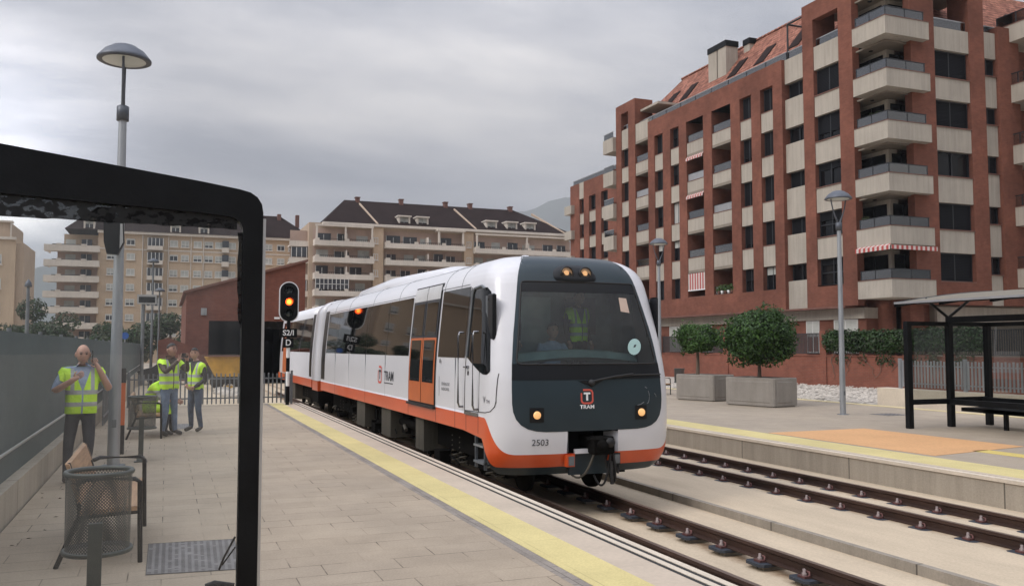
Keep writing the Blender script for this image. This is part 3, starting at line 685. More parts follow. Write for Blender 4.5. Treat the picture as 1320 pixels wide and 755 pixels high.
# lettering on the front
def front_text(x, z, off=.012):
    def f(u, v): return SF((x + u) / pz(z + v)[0], z + v, off)
    return f
text('2503', .125, 'fleet_number', train, m_txtdark, front_text(-.80, .375), sx=1.0)
ft = front_text(-.10, 1.0, .012)
def ring_patch(mb, place, w, h, t, rad, gap, mat, z0=0):
    pts = []
    for cxx, czz, a0 in ((w - rad, h - rad, 0), (-w + rad, h - rad, 90), (-w + rad, -h + rad, 180), (w - rad, -h + rad, 270)):
        for k in range(7): a = R(a0 + 15 * k); pts.append((cxx, czz, math.cos(a), math.sin(a)))
    loop = pts + pts[:1]; ro = []; ri = []
    for cxx, czz, ca, sa in loop: ro.append(place(cxx + rad * ca, czz + rad * sa)); ri.append(place(cxx + (rad - t) * ca, czz + (rad - t) * sa))
    k0 = gap
    mb.grid([[tuple(p) for p in ro[k0:]], [tuple(p) for p in ri[k0:]]], mat, False)
lg = MB()
def bar(mb, place, u0, v0, u1, v1, mat): mb.quad([tuple(place(u0, v0)), tuple(place(u1, v0)), tuple(place(u1, v1)), tuple(place(u0, v1))], mat)
def tlogo(mb, place, s, red, fg):
    # open red frame with a T inside
    pts = [(-.06, .105), (.05, .105), (.085, .09), (.1, .055), (.1, -.06), (.085, -.09), (.05, -.105), (-.05, -.105), (-.085, -.09), (-.1, -.06), (-.1, .05)]
    inn = [(-.06, .08), (.045, .08), (.066, .07), (.075, .05), (.075, -.05), (.066, -.07), (.045, -.08), (-.045, -.08), (-.066, -.07), (-.075, -.05), (-.075, .05)]
    mb.grid([[tuple(place(x * s, y * s)) for x, y in pts], [tuple(place(x * s, y * s)) for x, y in inn]], red, False)
    bar(mb, place, -.052 * s, .032 * s, .052 * s, .058 * s, fg); bar(mb, place, -.016 * s, -.055 * s, .016 * s, .032 * s, fg)
tlogo(lg, ft, 1.0, m_logored, m_txtwhite); lg.build('front_logo', train)
text('TRAM', .075, 'front_lettering', train, m_txtwhite, front_text(-.10, .855), bold=.002, sx=1.15)
b = MB()
for pts in ([(.62 + .03 * math.cos(t), .98 + .10 * math.sin(t)) for t in lin(-1.6, .9, 12)], [(.60, 1.12), (.625, 1.10)], [(.72, 1.02), (.735, 1.0), (.742, .97)], [(.50, .86), (.54, .87), (.58, .90)]):
    b.tube([tuple(SF(x, z, .0075)) for x, z in pts], .006, m_galvdark, 4)
b.build('scuff_mark', train)
# sides
def side_patch(ys, zlf, zuf, nz, off, mat, name, parent, sg=-1, smooth=True):
    m = MB(); rows = []
    for k in range(nz + 1):
        row = []
        for y in ys:
            z = zlf(y) + (zuf(y) - zlf(y)) * k / nz; x = side_x(y, z, sg)
            d = 0 if y > Y0 + 1.4 else .5
            row.append((x + sg * off, y - off * d, z))
        rows.append(row)
    m.grid(rows, mat, smooth); return m.build(name, parent)
cst = lambda v: (lambda y: v)
for sg in (-1, 1):
    side_patch(lin(12.72, 14.14, 6), cst(1.535), cst(2.625), 8, .006, m_trainglass, 'side_window', train, sg)
    seams = [16.05, 17.9, 19.85, 21.8, 23.7, 25.25]
    for a, c in zip(seams, seams[1:]): side_patch(lin(a + .008, c - .008, 4), cst(1.535), cst(2.625), 8, .006, m_trainglass, 'side_window', train, sg)
    side_patch(lin(25.35, 25.95, 2), cst(.78), cst(2.72), 8, .006, m_maskblk, 'end_panel', train, sg)
    b = MB(); rows_ = []
    for z in [1.31 + .015 * k for k in range(16)] + lin(1.56, 2.57, 14):
        y0_ = 11.60 + .80 * pz(z)[1] + (.10 * ((z - 2.46) / .11) ** 2 if z > 2.46 else 0) + (.10 * ((1.37 - z) / .06) ** 2 if z < 1.37 else 0)
        y1_ = 12.70 if z > 1.54 else max(y0_ + .02, 11.86 + .72 * ((z - 1.31) / .225) ** .8)
        rows_.append([(side_x(y, z, sg) + sg * .006, y - (.004 if y < 12.4 else 0), z) for y in [y0_ + (y1_ - y0_) * k / 16 for k in range(17)]])
    b.grid(rows_, m_trainglass); b.build('cab_window', train)
# passenger door (platform side)
dY0, dY1 = 14.22, 15.98
fr = MB()
door = side_patch(lin(dY0, dY1, 6), cst(.695), cst(2.785), 10, .007, m_rubber, 'passenger_door', train)
for k, (a, c) in enumerate(((dY0 + .05, (dY0 + dY1) / 2 - .015), ((dY0 + dY1) / 2 + .015, dY1 - .05))):
    lf = MB()
    def band(z0, z1, y0, y1, off, mat):
        rows = [[(side_x(y, z0 + (z1 - z0) * j / 5) - off, y, z0 + (z1 - z0) * j / 5) for y in (y0, y1)] for j in range(6)]; lf.grid(rows, mat)
    band(.73, 1.86, a, c, .016, m_doororange); band(1.86, 2.52, a, c, .016, m_frame); band(2.52, 2.76, a, c, .018, m_doorwhite)
    lo = lf.build('door_leaf', door)
    for z0, z1 in ((1.09, 1.82), (1.90, 2.47)):
        g = MB(); g.grid([[(side_x(y, z) - .021, y, z) for y in (a + .075, c - .075)] for z in lin(z0, z1, 4)], m_trainglass); g.build('door_pane', lo)
b = MB(); b.box((side_x(15, .7) - .05, dY0, .66), (side_x(15, .7), dY1, .70), m_rubber); b.build('door_step', train)
# cab door: outline seam, handle, handrails, kick strip
b = MB()
def seam(pts, r=.006): b.tube([(side_x(y, z) - .003, y - (.004 if y < 12.2 else 0), z) for y, z in pts], r, m_rubber, 5)
seam([(12.66, z) for z in lin(.74, 2.6, 10)]); seam([(11.50, z) for z in lin(.92, 1.32, 6)] + [(11.50, 1.33)]); seam([(11.50, .95), (11.52, .87), (11.6, .80), (11.75, .775), (12.0, .765), (12.3, .76), (12.66, .75)]); seam([(12.02, .76), (12.02, 1.40)])
b.build('cab_door', train)
for y in (12.74, 12.06):
    b = MB(); x = side_x(y, 1.3)
    b.tube([(x, y, .80), (x - .07, y, .80), (x - .09, y, .86), (x - .09, y, 1.86), (x - .07, y, 1.92), (x, y, 1.92)], .017, m_steel, 8); b.build('handrail', train)
b = MB(); x = side_x(12.55, 1.4); b.box((x - .03, 12.5, 1.38), (x, 12.56, 1.42), m_steel); b.tube([(x - .03, 12.53, 1.40), (x - .05, 12.62, 1.40)], .012, m_steel, 6); b.box((x - .014, 12.5, 1.28), (x, 12.55, 1.34), m_rubber); b.build('door_handle', train)
b = MB(); b.box((side_x(12.3, .7) - .02, 12.04, .695), (side_x(12.3, .7) + .01, 12.64, .745), m_steel); b.build('kick_strip', train)
for sg in (-1, 1):   # mirrors
    b = MB(); x = side_x(11.80, 2.2, sg)
    b.box((x + sg * .0, 11.65, 1.80), (x + sg * (.06 if sg < 0 else .02), 11.85, 2.46), m_maskblk, bev=.02); b.box((x + sg * -.01, 11.85, 1.85), (x + sg * (.05 if sg < 0 else .015), 11.96, 2.44), m_galvdark); b.tube([(x, 11.86, 2.38), (x + sg * .06, 11.8, 2.38)], .02, m_rubber, 6); b.tube([(x, 11.86, 1.9), (x + sg * .06, 11.8, 1.9)], .02, m_rubber, 6)
    b.build('mirror', train)
b = MB()    # cab door frame, pale inner edge of the open vent window
for sg in (-1,):
    pts = [(12.60, 1.55), (12.58, 2.50), (12.52, 2.58), (12.2, 2.60), (12.06, 2.55)]
    b.tube([(side_x(y, z) - .014, y, z) for y, z in pts], .022, m_galvdark, 6)
b.build('window_trim', train)
def side_text(y, z, off=.006):
    def f(u, v): return (side_x(y - u, z + v) - off, y - u, z + v)
    return f
lg = MB(); sp = side_text(18.35, 1.12); tlogo(lg, lambda u, v: sp(u, v), 1.75, m_logored, m_txtdark); lg.build('side_logo', train)
text('TRAM', .27, 'side_lettering', train, m_txtdark, side_text(17.55, 1.10), sx=1.15, bold=.004)
for a_, c_ in (((-.005, 17.2, .955), (-.003, 17.95, .975)), ((-.006, 13.995, .90), (-.003, 14.0, 1.22)), ((-.006, 13.93, 1.44), (-.003, 13.98, 1.50))):
    b = MB(); x = side_x(15, 1.0); b.box((x + a_[0], a_[1], a_[2]), (x + c_[0], c_[1], c_[2]), m_txtdark); b.build('side_marking', train)
text('GENERALITAT', .07, 'side_lettering', train, m_txtdark, side_text(13.65, 1.10)); text('VALENCIANA', .07, 'side_lettering', train, m_txtdark, side_text(13.66, 1.02))
text('V', .14, 'side_lettering', train, m_txtdark, side_text(11.78, .95)); text('TM', .07, 'side_lettering', train, m_txtdark, side_text(11.66, .93))
for y in (13.15, 17.9, 19.85, 21.8, 23.7): b = MB(); b.box((side_x(y, 1) - .0015, y - .004, .70), (side_x(y, 1) + .01, y + .004, 1.535), m_galvdark); b.build('panel_seam', train)
for y in (12.05, 12.6, 13.15, 14.2, 16.0, 19.85, 23.7): b = MB(); b.box((side_x(y, .5) - .0025, y - .006, .455), (side_x(y, .5) + .01, y + .006, .695), m_coping); b.build('panel_seam', train)
b = MB()   # roof panels and air-conditioning hump
rows = []
for f, sx in ((0, 0), (.06, .8), (.5, 1), (.94, .85), (1, 0)):
    y = 15.6 + 8.6 * f; rows.append([(XC + .95 * sx * math.copysign(abs(math.cos(a)) ** .5, math.cos(a)) if sx else XC + .8 * math.cos(a), y, 3.0 + (.33 * sx) * abs(math.sin(a)) ** .5) for a in lin(0, math.pi, 24)])
b.grid(rows, m_white); b.build('roof_unit', train)
b = MB()
for y in (13.2, 14.1, 17.2, 19.6, 22.4, 24.4): b.tube([(XC - pz(z)[0] - .001, y, z) for z in (2.62, 2.7, 2.78, 2.86, 2.93, 2.99, 3.03, 3.065, 3.09)], .005, m_galvdark, 5)
b.tube([(XC - pz(2.66)[0] - .002, y, 2.66) for y in lin(12.8, 25.9, 10)], .006, m_galvdark, 5); b.tube([(XC - pz(3.0)[0] - .001, y, 3.0) for y in lin(13.2, 25.9, 10)], .005, m_galvdark, 5)
b.build('roof_seam', train)
b = MB(); b.lathe([(.085, 0), (.08, .03), (.05, .055), (0, .06)], (XC - .35, 12.9, 3.10), m_white, 14); b.build('roof_antenna', train)
# gangway and second car
b = MB()
def sec(w0, inset, y, ztop=3.131, zbot=.45): 
    L = [(z, w) for z, w, s in PROF if z >= .45]
    return [(XC - (w - inset if w > inset else 0), y, z) for z, w in L] + [(XC + (w - inset if w > inset else 0), y, z) for z, w in L[::-1]]
b.grid([sec(0, .18, 25.9), sec(0, .18, 27.8)], m_rubber, False); b.build('gangway', train)
for ya, yb in ((26.35, 27.35),):
    g = MB()
    L = [(z, w + .03) for z, w, s in PROF if z >= .7]
    def rg(y, o): return [(XC - (w + o), y, z + (o if z > 3 else 0)) for z, w in L] + [(XC + (w + o), y, z + (o if z > 3 else 0)) for z, w in L[::-1]]
    g.grid([rg(ya, -.14), rg(ya, .02), rg(yb, .02), rg(yb, -.14)], m_white)
    for sg in (-1, 1): g.box((XC + sg * 1.33, ya, .40), (XC + sg * 1.475, yb, .70), m_orange); g.box((XC + sg * 1.33, ya, .05), (XC + sg * 1.45, yb, .40), m_under)
    g.build('gangway_hoop', train)
CY0, CY1 = 27.75, 36.6
b = MB(); L = [(z, w) for z, w, s in PROF if z >= .7]
def rg2(y, sc_=1): return [(XC - w * sc_, y, z) for z, w in L] + [(XC + w * sc_, y, z) for z, w in L[::-1]]
b.grid([rg2(CY0, .01), rg2(CY0), rg2(CY1 - .6), rg2(CY1 - .15, .97), rg2(CY1, .9), rg2(CY1, .01)], m_white); rc = b.build('second_car', train)
b = MB()
for sg in (-1, 1): b.box((XC + sg * 1.36, CY0, .45), (XC + sg * 1.445, CY1 - .2, .70), m_orange)
b.build('orange_skirt', rc)
for a, c in ((28.3, 30.6), (30.62, 32.9), (32.92, 35.6)):
    for sg in (-1, 1):
        g = MB(); g.grid([[(XC + sg * (pz(z)[0] + .006), y, z) for y in (a, c)] for z in lin(1.535, 2.625, 6)], m_trainglass); g.build('side_window', rc)
g = MB(); g.grid([[(XC - pz(z)[0] - .008, y, z) for y in (27.8, 28.25)] for z in lin(.78, 2.72, 6)], m_maskblk); g.build('end_panel', rc)
g = MB(); g.grid([[(XC - pz(z)[0] - .009, y, z) for y in (33.9, 35.1)] for z in lin(.74, 2.72, 6)], m_doororange); g.build('passenger_door', rc)
# underframe
b = MB(); b.box((XC - 1.1, 12.3, -.02), (XC + 1.1, 25.8, .50), m_under); b.box((XC - 1.1, 28, -.02), (XC + 1.1, 36.3, .50), m_under)
for y0, y1 in ((15.2, 15.75), (17.7, 18.5), (20.2, 21.1), (32, 33)):
    b.box((XC - 1.36, y0, -.14), (XC - .9, y1, .44), m_box)
rr = random.Random(5)
for i in range(46):
    y = rr.uniform(13.8, 25); x = XC - rr.uniform(1.05, 1.3); zz = rr.uniform(-.3, .3)
    if i % 3: b.tube([(x, y, zz), (x + rr.uniform(-.05, .05), y + rr.uniform(-.5, .5), zz + rr.uniform(-.1, .1))], rr.uniform(.012, .035), m_under if i % 4 else m_box, 6)
    else: b.box((x, y, zz), (x + .2, y + rr.uniform(.15, .4), zz + rr.uniform(.1, .25)), m_under)
b.tube([(XC - 1.15, 16.2, .2), (XC - 1.15, 17.5, .2)], .09, m_under, 10)
b.build('underframe', train)
for yb in (13.3, 23.6, 30.2, 34.6):
    bg = MB(); bg.box((XC - .98, yb - 1.2, -.22), (XC - .82, yb + 1.2, -.02), m_under); bg.box((XC + .82, yb - 1.2, -.22), (XC + .98, yb + 1.2, -.02), m_under); bg.box((XC - .9, yb - .25, -.2), (XC + .9, yb + .25, .05), m_under)
    bo = bg.build('bogie', train)
    for dy in (-.85, .85):
        w = MB()
        for sg in (-1, 1): w.lathe([(.0, -.05), (.33, -.05), (.34, -.03), (.34, .05), (.0, .05)], (XC + sg * .56, yb + dy, RT + .345), m_under, 24, axis='x'); w.lathe([(0, -.07), (.11, -.06), (.12, .06)], (XC + sg * .92, yb + dy, RT + .345), m_under, 12, axis='x')
        w.tube([(XC - .6, yb + dy, RT + .345), (XC + .6, yb + dy, RT + .345)], .07, m_under, 8); w.build('wheel', bo)
        for dd in (-.2, .2):
            s = MB(); s.tube([(XC - 1.02 + .075 * math.cos(t), yb + dy + dd + .075 * math.sin(t), -.25 + .5 * t / (2 * math.pi * 6)) for t in lin(0, 2 * math.pi * 6, 72)], .016, m_box, 5); s.build('spring', bo)
b = MB()   # steps below the cab door
for y in (12.05, 12.45): b.box((XC - 1.34, y, -.08), (XC - 1.30, y + .03, .45), m_galvdark)
for z in (.0, .24): b.box((XC - 1.36, 12.05, z), (XC - 1.12, 12.48, z + .03), m_galv)
b.build('cab_step', train)
# ------------------------------------------------------------------ street lamps
def street_lamp(x, y, z, label, along='x', top=6.16, group='dome topped street lamps of the platforms'):
    t = thing('street_lamp', label, 'street lamp', (x, y, z), group)
    b = MB(); b.lathe([(.16, z), (.16, z + .012), (.085, z + .014)], (x, y, 0), m_galvdark, 16); b.lathe([(.085, z + .012), (.078, z + 1.4), (.055, top - 1.12)], (x, y, 0), m_galv, 14)
    b.box((x - .03, y - .087, z + .55), (x + .03, y - .06, z + .66), m_galvdark); b.build('pole', t)
    b = MB(); b.lathe([(.06, top - 1.14), (.085, top - 1.14), (.085, top - .93), (.05, top - .91)], (x, y, 0), m_lampcap, 14); b.build('collar', t)
    for sg in (-1, 1):
        b = MB(); pts = []
        for u, h in ((.03, -.95), (.07, -.85), (.15, -.68), (.215, -.5), (.255, -.32), (.275, -.16)):
            pts.append((x + sg * u, y, top + h) if along == 'x' else (x, y + sg * u, top + h))
        b.tube(pts, [.028, .024, .02, .018, .018, .018], m_lampcap, 8); b.build('arm', t)
    b = MB(); b.lathe([(0, top), (.10, top - .004), (.17, top - .028), (.19, top - .045), (.28, top - .10), (.34, top - .175), (.375, top - .215), (.375, top - .245), (.355, top - .255), (.28, top - .24)], (x, y, 0), m_lampcap, 28); cap = b.build('lamp_cap', t)
    b = MB(); b.lathe([(.30, top - .245), (.24, top - .265), (.12, top - .28), (0, top - .285)], (x, y, 0), m_lampglass, 24); b.build('diffuser', t)
    return t
street_lamp(-.68, 13.95, 0, 'tall grey lamp post beside the man on the phone, dome lamp above the shelter panel', 'y')
street_lamp(17.8, 19.75, Z2, 'grey dome lamp post between the large planter and the far shelter', 'x')
street_lamp(18.75, 31.2, Z2, 'dome lamp post half hidden behind the right side of the train', 'x')
b = MB(); b.prism([(-.88, 3.49), (-.62, 3.52), (-.60, 3.2), (-.68, 3.02), (-.83, 3.03), (-.87, 3.2)], 'y', 13.66, 13.82, m_black); b.prism([(-.66, 3.46), (-.63, 3.46), (-.615, 3.2), (-.66, 3.1)], 'y', 13.655, 13.66, m_alu); b.box((-.72, 13.8, 3.15), (-.66, 13.9, 3.4), m_black)
tag(b.build('loudspeaker'), 'black loudspeaker box fixed to the lamp post beside the man on the phone', 'loudspeaker')
# ------------------------------------------------------------------ shelter panel close to the camera
sh = thing('shelter_panel', 'black framed glass end panel of a platform shelter, close in front', 'shelter panel', (-.4, 3.2, 0))
Ys = 3.2
outer = [(-1.25, 2.446), (-.515, 2.349), (.10, 2.268), (.225, 2.249), (.262, 2.240), (.286, 2.224), (.301, 2.200), (.306, 2.17), (.306, .02)]
inner = [(-1.25, 2.215), (-.515, 2.19), (.10, 2.160), (.19, 2.152), (.212, 2.146), (.228, 2.134), (.237, 2.115), (.240, 2.09), (.240, .10)]
b = MB()
for ya, yb in ((Ys - .03, Ys + .03),):
    n_ = len(outer); vs = [(x, ya, z) for x, z in outer] + [(x, ya, z) for x, z in inner] + [(x, yb, z) for x, z in outer] + [(x, yb, z) for x, z in inner]; fs = []
    for i in range(n_ - 1):
        fs += [(i, i + 1, n_ + i + 1, n_ + i), (2 * n_ + i, 3 * n_ + i, 3 * n_ + i + 1, 2 * n_ + i + 1), (i, 2 * n_ + i, 2 * n_ + i + 1, i + 1), (n_ + i, n_ + i + 1, 3 * n_ + i + 1, 3 * n_ + i)]
    b.add(vs, fs, m_black)
b.box((-1.25, Ys - .03, .02), (.306, Ys + .03, .10), m_black); b.box((-1.28, Ys - .03, .0), (-1.2, Ys + .03, 2.45), m_black)
b.build('frame', sh)
b = MB(); b.box((.3065, Ys - .026, .02), (.316, Ys + .026, 2.15), m_alu); b.build('edge_trim', sh)
b = MB(); b.quad([(-1.22, Ys, .08), (.242, Ys, .08), (.242, Ys, 2.2), (-1.22, Ys, 2.2)], m_glass); b.build('glass', sh)
b = MB()   # printed black border on the glass, uneven at its edge
rr = random.Random(11); top = []; bot = []
xs = lin(-1.22, .22, 60)
for i, x in enumerate(xs): top.append((x, Ys - .004, 2.21)); bot.append((x, Ys - .004, 2.118 - .010 * (x + .5) + rr.uniform(-.002, .002)))
b.grid([top, bot], m_ceramic, False)
l = []; r_ = []
for i in range(60):
    z = 2.10 - 2.0 * i / 59; l.append((.229 + rr.uniform(-.003, .003) + (.012 if i > 9 else -.006 * (9 - i) / 9), Ys - .004, z)); r_.append((.243, Ys - .004, z))
b.grid([l, r_], m_ceramic, False); b.build('printed_border', sh)
b = MB()   # cable tie end and clip at the foot of the glass
b.tube([(.235, Ys + .02, 1.045), (.20, Ys + .03, .975), (.185, Ys + .03, .935)], .004, m_black, 5); b.tube([(.236, Ys + .02, 1.01), (.195, Ys + .03, .95)], .003, m_black, 5)
b.tube([(.235, Ys + .025, .875), (.17, Ys + .03, .885), (.14, Ys + .03, .882)], [.012, .016, .010], m_black, 8); b.tube([(.24, Ys + .02, .868), (.07, Ys + .025, .868)], .008, m_black, 6)
b.build('cable_tie', sh)
# ------------------------------------------------------------------ left fence
fn = thing('screened_fence', 'grey green screened fence on a low concrete wall along the platform', 'fence', (-1.5, 20, 0))
b = MB(); b.box((-1.62, 1.5, -.8), (-1.40, 62, .33), m_lowwall); b.build('low_wall', fn)
b = MB(); rows = []
rr = random.Random(4); ysl = lin(1.5, 62, 120)
for z in (.33, .7, 1.1, 1.5, 1.86): rows.append([(-1.52 + (rr.uniform(-.012, .012) if .4 < z < 1.8 else 0), y, z) for y in ysl])
b.grid(rows, m_fence); b.build('screen', fn)
b = MB(); b.tube([(-1.455, 1.5, .655), (-1.455, 62, .655)], .017, m_alu, 6); b.build('rail', fn)
for y in lin(3.2, 60, 23):
    b = MB(); b.tube([(-1.56, y, .3), (-1.56, y, 1.9)], .025, m_galvdark, 8); b.build('post', fn)
# picket barrier over the end of the platform
pk = thing('picket_barrier', 'grey steel picket barrier closing the far end of the platform', 'barrier', (1.2, 27.0, 0))
b = MB(); y = 26.95
for i in range(37):
    x = -.95 + .122 * i; h = .93 + .015 * math.sin(i * 1.7)
    b.box((x - .02, y - .012, .05), (x + .02, y + .012, h), m_galvdark)
b.build('pickets', pk)
b = MB(); b.box((-1.0, y - .02, .20), (3.5, y - .0125, .24), m_galvdark); b.box((-1.0, y - .02, .76), (3.5, y - .0125, .80), m_galvdark); b.build('rail', pk)
for x in (-.98, .75, 2.2, 3.5):
    b = MB(); b.box((x - .03, y - .045, 0), (x + .03, y + .03, 1.0), m_galvdark); b.build('post', pk)
pk = thing('picket_barrier', 'grey steel picket barrier running on along the fence behind the crouched man', 'barrier', (-1.2, 24, 0))
b = MB(); x = -1.22
for i in range(40):
    yy = 20.4 + .16 * i; b.box((x - .012, yy - .025, .05), (x + .012, yy + .025, 1.0), m_galvdark)
b.box((x + .0125, 20.3, .22), (x + .02, 26.8, .27), m_galvdark); b.box((x + .0125, 20.3, .80), (x + .02, 26.8, .85), m_galvdark); b.build('pickets', pk)
b = MB(); b.box((-.735, 15.35, 0), (-.60, 15.45, .46), m_rubber); b.box((-.735, 15.35, .46), (-.60, 15.45, 1.13), m_orangepost); b.box((-.74, 15.34, 1.13), (-.595, 15.46, 1.36), m_rubber)
tag(b.build('marker_post'), 'orange and black upright post close behind the tall lamp post', 'post')
# ------------------------------------------------------------------ benches and bins
def park_bench(x, y0, L, z, label, grp='slatted park benches'):
    """seat faces +x; x is the line of the front legs"""
    t = thing('park_bench', label, 'bench', (x - .3, y0 + L / 2, z), grp)
    for y in (y0, y0 + L):
        b = MB(); r = .019
        b.tube([(x, y, z), (x - .01, y, z + .40), (x - .015, y, z + .63), (x - .05, y, z + .655), (x - .40, y, z + .665), (x - .46, y, z + .64)], r, m_black, 8)
        b.tube([(x - .60, y, z), (x - .44, y, z + .40), (x - .47, y, z + .60), (x - .535, y, z + .80)], r, m_black, 8); b.tube([(x - .015, y, z + .40), (x - .44, y, z + .38)], r, m_black, 8)
        b.build('leg', t)
    b = MB()
    for k in range(4): b.box((x - .03 - .105 * k - .09, y0 - .06, z + .415 - .012 * (k > 1)), (x - .03 - .105 * k, y0 + L + .06, z + .45 - .012 * (k > 1)), m_wood)
    b.build('seat', t)
    b = MB(); rot = None
    for k, (dx, dz) in enumerate(((-.455, .50), (-.50, .66))):
        b.prism([(x + dx, z + dz), (x + dx + .03, z + dz - .008), (x + dx - .02, z + dz + .135), (x + dx - .05, z + dz + .142)], 'y', y0 - .06, y0 + L + .06, m_wood)
    b.build('backrest', t)
    return t
park_bench(-.16, 7.66, 1.5, 0, 'wooden slatted bench with black legs behind the nearest mesh bin')
park_bench(-.06, 17.72, 1.5, 0, 'wooden slatted bench under the crouched man, behind the second mesh bin')
park_bench(18.75, 30.4, 1.6, Z2, 'wooden slatted bench at the edge of the far platform, beside the train nose')
def bin_mat():
    m, nt, out = new_mat('bin_mesh')
    tc = N(nt, 'ShaderNodeTexCoord'); s = N(nt, 'ShaderNodeSeparateXYZ'); nt.links.new(tc.outputs['Object'], s.inputs[0])
    at = N(nt, 'ShaderNodeMath', operation='ARCTAN2'); nt.links.new(s.outputs[1], at.inputs[0]); nt.links.new(s.outputs[0], at.inputs[1])
    sc_ = N(nt, 'ShaderNodeMath', operation='MULTIPLY'); nt.links.new(at.outputs[0], sc_.inputs[0]); sc_.inputs[1].default_value = .175
    cb = N(nt, 'ShaderNodeCombineXYZ'); nt.links.new(sc_.outputs[0], cb.inputs[0]); nt.links.new(s.outputs[2], cb.inputs[1])
    mp = N(nt, 'ShaderNodeMapping'); mp.inputs['Scale'].default_value = (80, 80, 1); mp.inputs['Rotation'].default_value = (0, 0, R(45)); nt.links.new(cb.outputs[0], mp.inputs[0])
    vo = N(nt, 'ShaderNodeTexVoronoi'); vo.voronoi_dimensions = '2D'; vo.inputs['Randomness'].default_value = 0; vo.inputs['Scale'].default_value = 1; nt.links.new(mp.outputs[0], vo.inputs['Vector'])
    lt = N(nt, 'ShaderNodeMath', operation='LESS_THAN'); nt.links.new(vo.outputs['Distance'], lt.inputs[0]); lt.inputs[1].default_value = .36
    tr = N(nt, 'ShaderNodeBsdfTransparent'); p = N(nt, 'ShaderNodeBsdfPrincipled'); p.inputs['Base Color'].default_value = (.05, .054, .05, 1); p.inputs['Roughness'].default_value = .5
    mx = N(nt, 'ShaderNodeMixShader'); nt.links.new(lt.outputs[0], mx.inputs[0]); nt.links.new(p.outputs[0], mx.inputs[1]); nt.links.new(tr.outputs[0], mx.inputs[2]); nt.links.new(mx.outputs[0], out.inputs['Surface'])
    return m
m_binmesh = bin_mat()
def litter_bin(x, y, z, label, rad=.172, z0=.55, z1=1.0):
    t = thing('litter_bin', label, 'litter bin', (x, y, z), 'mesh litter bins on posts')
    b = MB(); b.lathe([(rad * .97, z + z0 + .02), (rad, z + z1)], (x, y, 0), m_binmesh, 40); b.lathe([(0, z + z0 + .03), (rad * .97, z + z0 + .03)], (x, y, 0), m_binmesh, 40); b.build('basket', t, origin=(x, y, z))
    for zz, rr_ in ((z1, rad), (z0 + .02, rad)):
        b = MB(); b.lathe([(rr_ + .009, z + zz - .014), (rr_ + .014, z + zz), (rr_ + .006, z + zz + .012), (rr_ - .012, z + zz + .008), (rr_ - .012, z + zz - .014), (rr_ + .009, z + zz - .014)], (x, y, 0), m_darkmetal, 40); b.build('ring', t)
    b = MB(); b.box((x - .035, y - rad - .05, z), (x + .035, y - rad - .012, z + z0 + .2), m_darkmetal); b.box((x - .035, y - rad - .012, z + z0 + .02), (x + .035, y + rad * .5, z + z0 + .045), m_darkmetal); b.box((x - .09, y - rad - .11, z), (x + .09, y - rad + .04, z + .012), m_darkmetal)
    b.prism([(y - rad - .08, z + .012), (y - rad + .02, z + .012), (y - rad - .012, z + .08), (y - rad - .05, z + .08)], 'x', x - .055, x + .055, m_darkmetal); b.build('post', t)
    return t
litter_bin(-.337, 5.5, 0, 'grey green mesh bin on a post, nearest, in front of the wooden bench')
litter_bin(-.325, 14.5, 0, 'grey green mesh bin beyond the lamp post, in front of the crouched man', .20, .46, .95)
litter_bin(18.72, 29.7, Z2, 'small dark mesh bin beside the smaller planter on the far platform', .2, .5, 1.05)
b = MB(); rr = random.Random(31)
for _ in range(70):
    x = -1.36 + abs(rr.gauss(0, .45)); y = rr.uniform(5, 25)
    if x > 2.6: continue
    a = rr.uniform(0, 6.3); q = rr.uniform(.012, .028); b.quad([(x + q * math.cos(a), y + q * math.sin(a), .003), (x - q * .5 * math.sin(a), y + q * .5 * math.cos(a), .012), (x - q * math.cos(a), y - q * math.sin(a), .004), (x + q * .5 * math.sin(a), y - q * .5 * math.cos(a), .006)], m_bark)
g = b.build('leaf_litter'); g['kind'] = 'stuff'; g['label'] = 'scattered dry leaf litter on the platform along the fence'
# manhole covers
def manhole(pts, z, label, nx, ny):
    t = thing('manhole_cover', label, 'manhole cover', (pts[0][0], pts[0][1], z))
    b = MB(); P = [Vector((p[0], p[1], z)) for p in pts]
    b.prism([(p[0], p[1]) for p in pts], 'z', z + .001, z + .005, m_cast); b.build('plate', t)
    b = MB()
    def q(u, v): return P[0] * (1 - u) * (1 - v) + P[1] * u * (1 - v) + P[2] * u * v + P[3] * (1 - u) * v
    rr = random.Random(2)
    for i in range(nx):
        for j in range(ny):
            if rr.random() < .1: continue
            u0, u1 = (i + .22) / nx, (i + .78) / nx; v0, v1 = (j + .2) / ny, (j + .72) / ny
            b.quad([tuple(q(u, v) + Vector((0, 0, .0062))) for u, v in ((u0, v0), (u1, v0), (u1, v1), (u0, v1))], m_castdark)
    for u0, u1, v0, v1 in ((0, 1, 0, .012), (0, 1, .988, 1), (0, .01, 0, 1), (.99, 1, 0, 1)): b.quad([tuple(q(u, v) + Vector((0, 0, .0066))) for u, v in ((u0, v0), (u1, v0), (u1, v1), (u0, v1))], m_castdark)
    b.build('tread_pattern', t); return t
manhole([(-.11, 7.20), (.56, 7.12), (.60, 8.24), (-.11, 8.31)], 0, 'rectangular cast iron cover with a tread pattern, beside the nearest bench', 14, 26)
manhole([(.12, 19.6), (.55, 19.6), (.56, 20.85), (.12, 20.8)], 0, 'small cast iron grating in the paving between the two standing workers', 12, 5)
manhole([(18.6, 18.9), (19.4, 18.9), (19.4, 19.6), (18.6, 19.6)], Z2, 'dark cover plate in the far platform near the shelter', 5, 5)
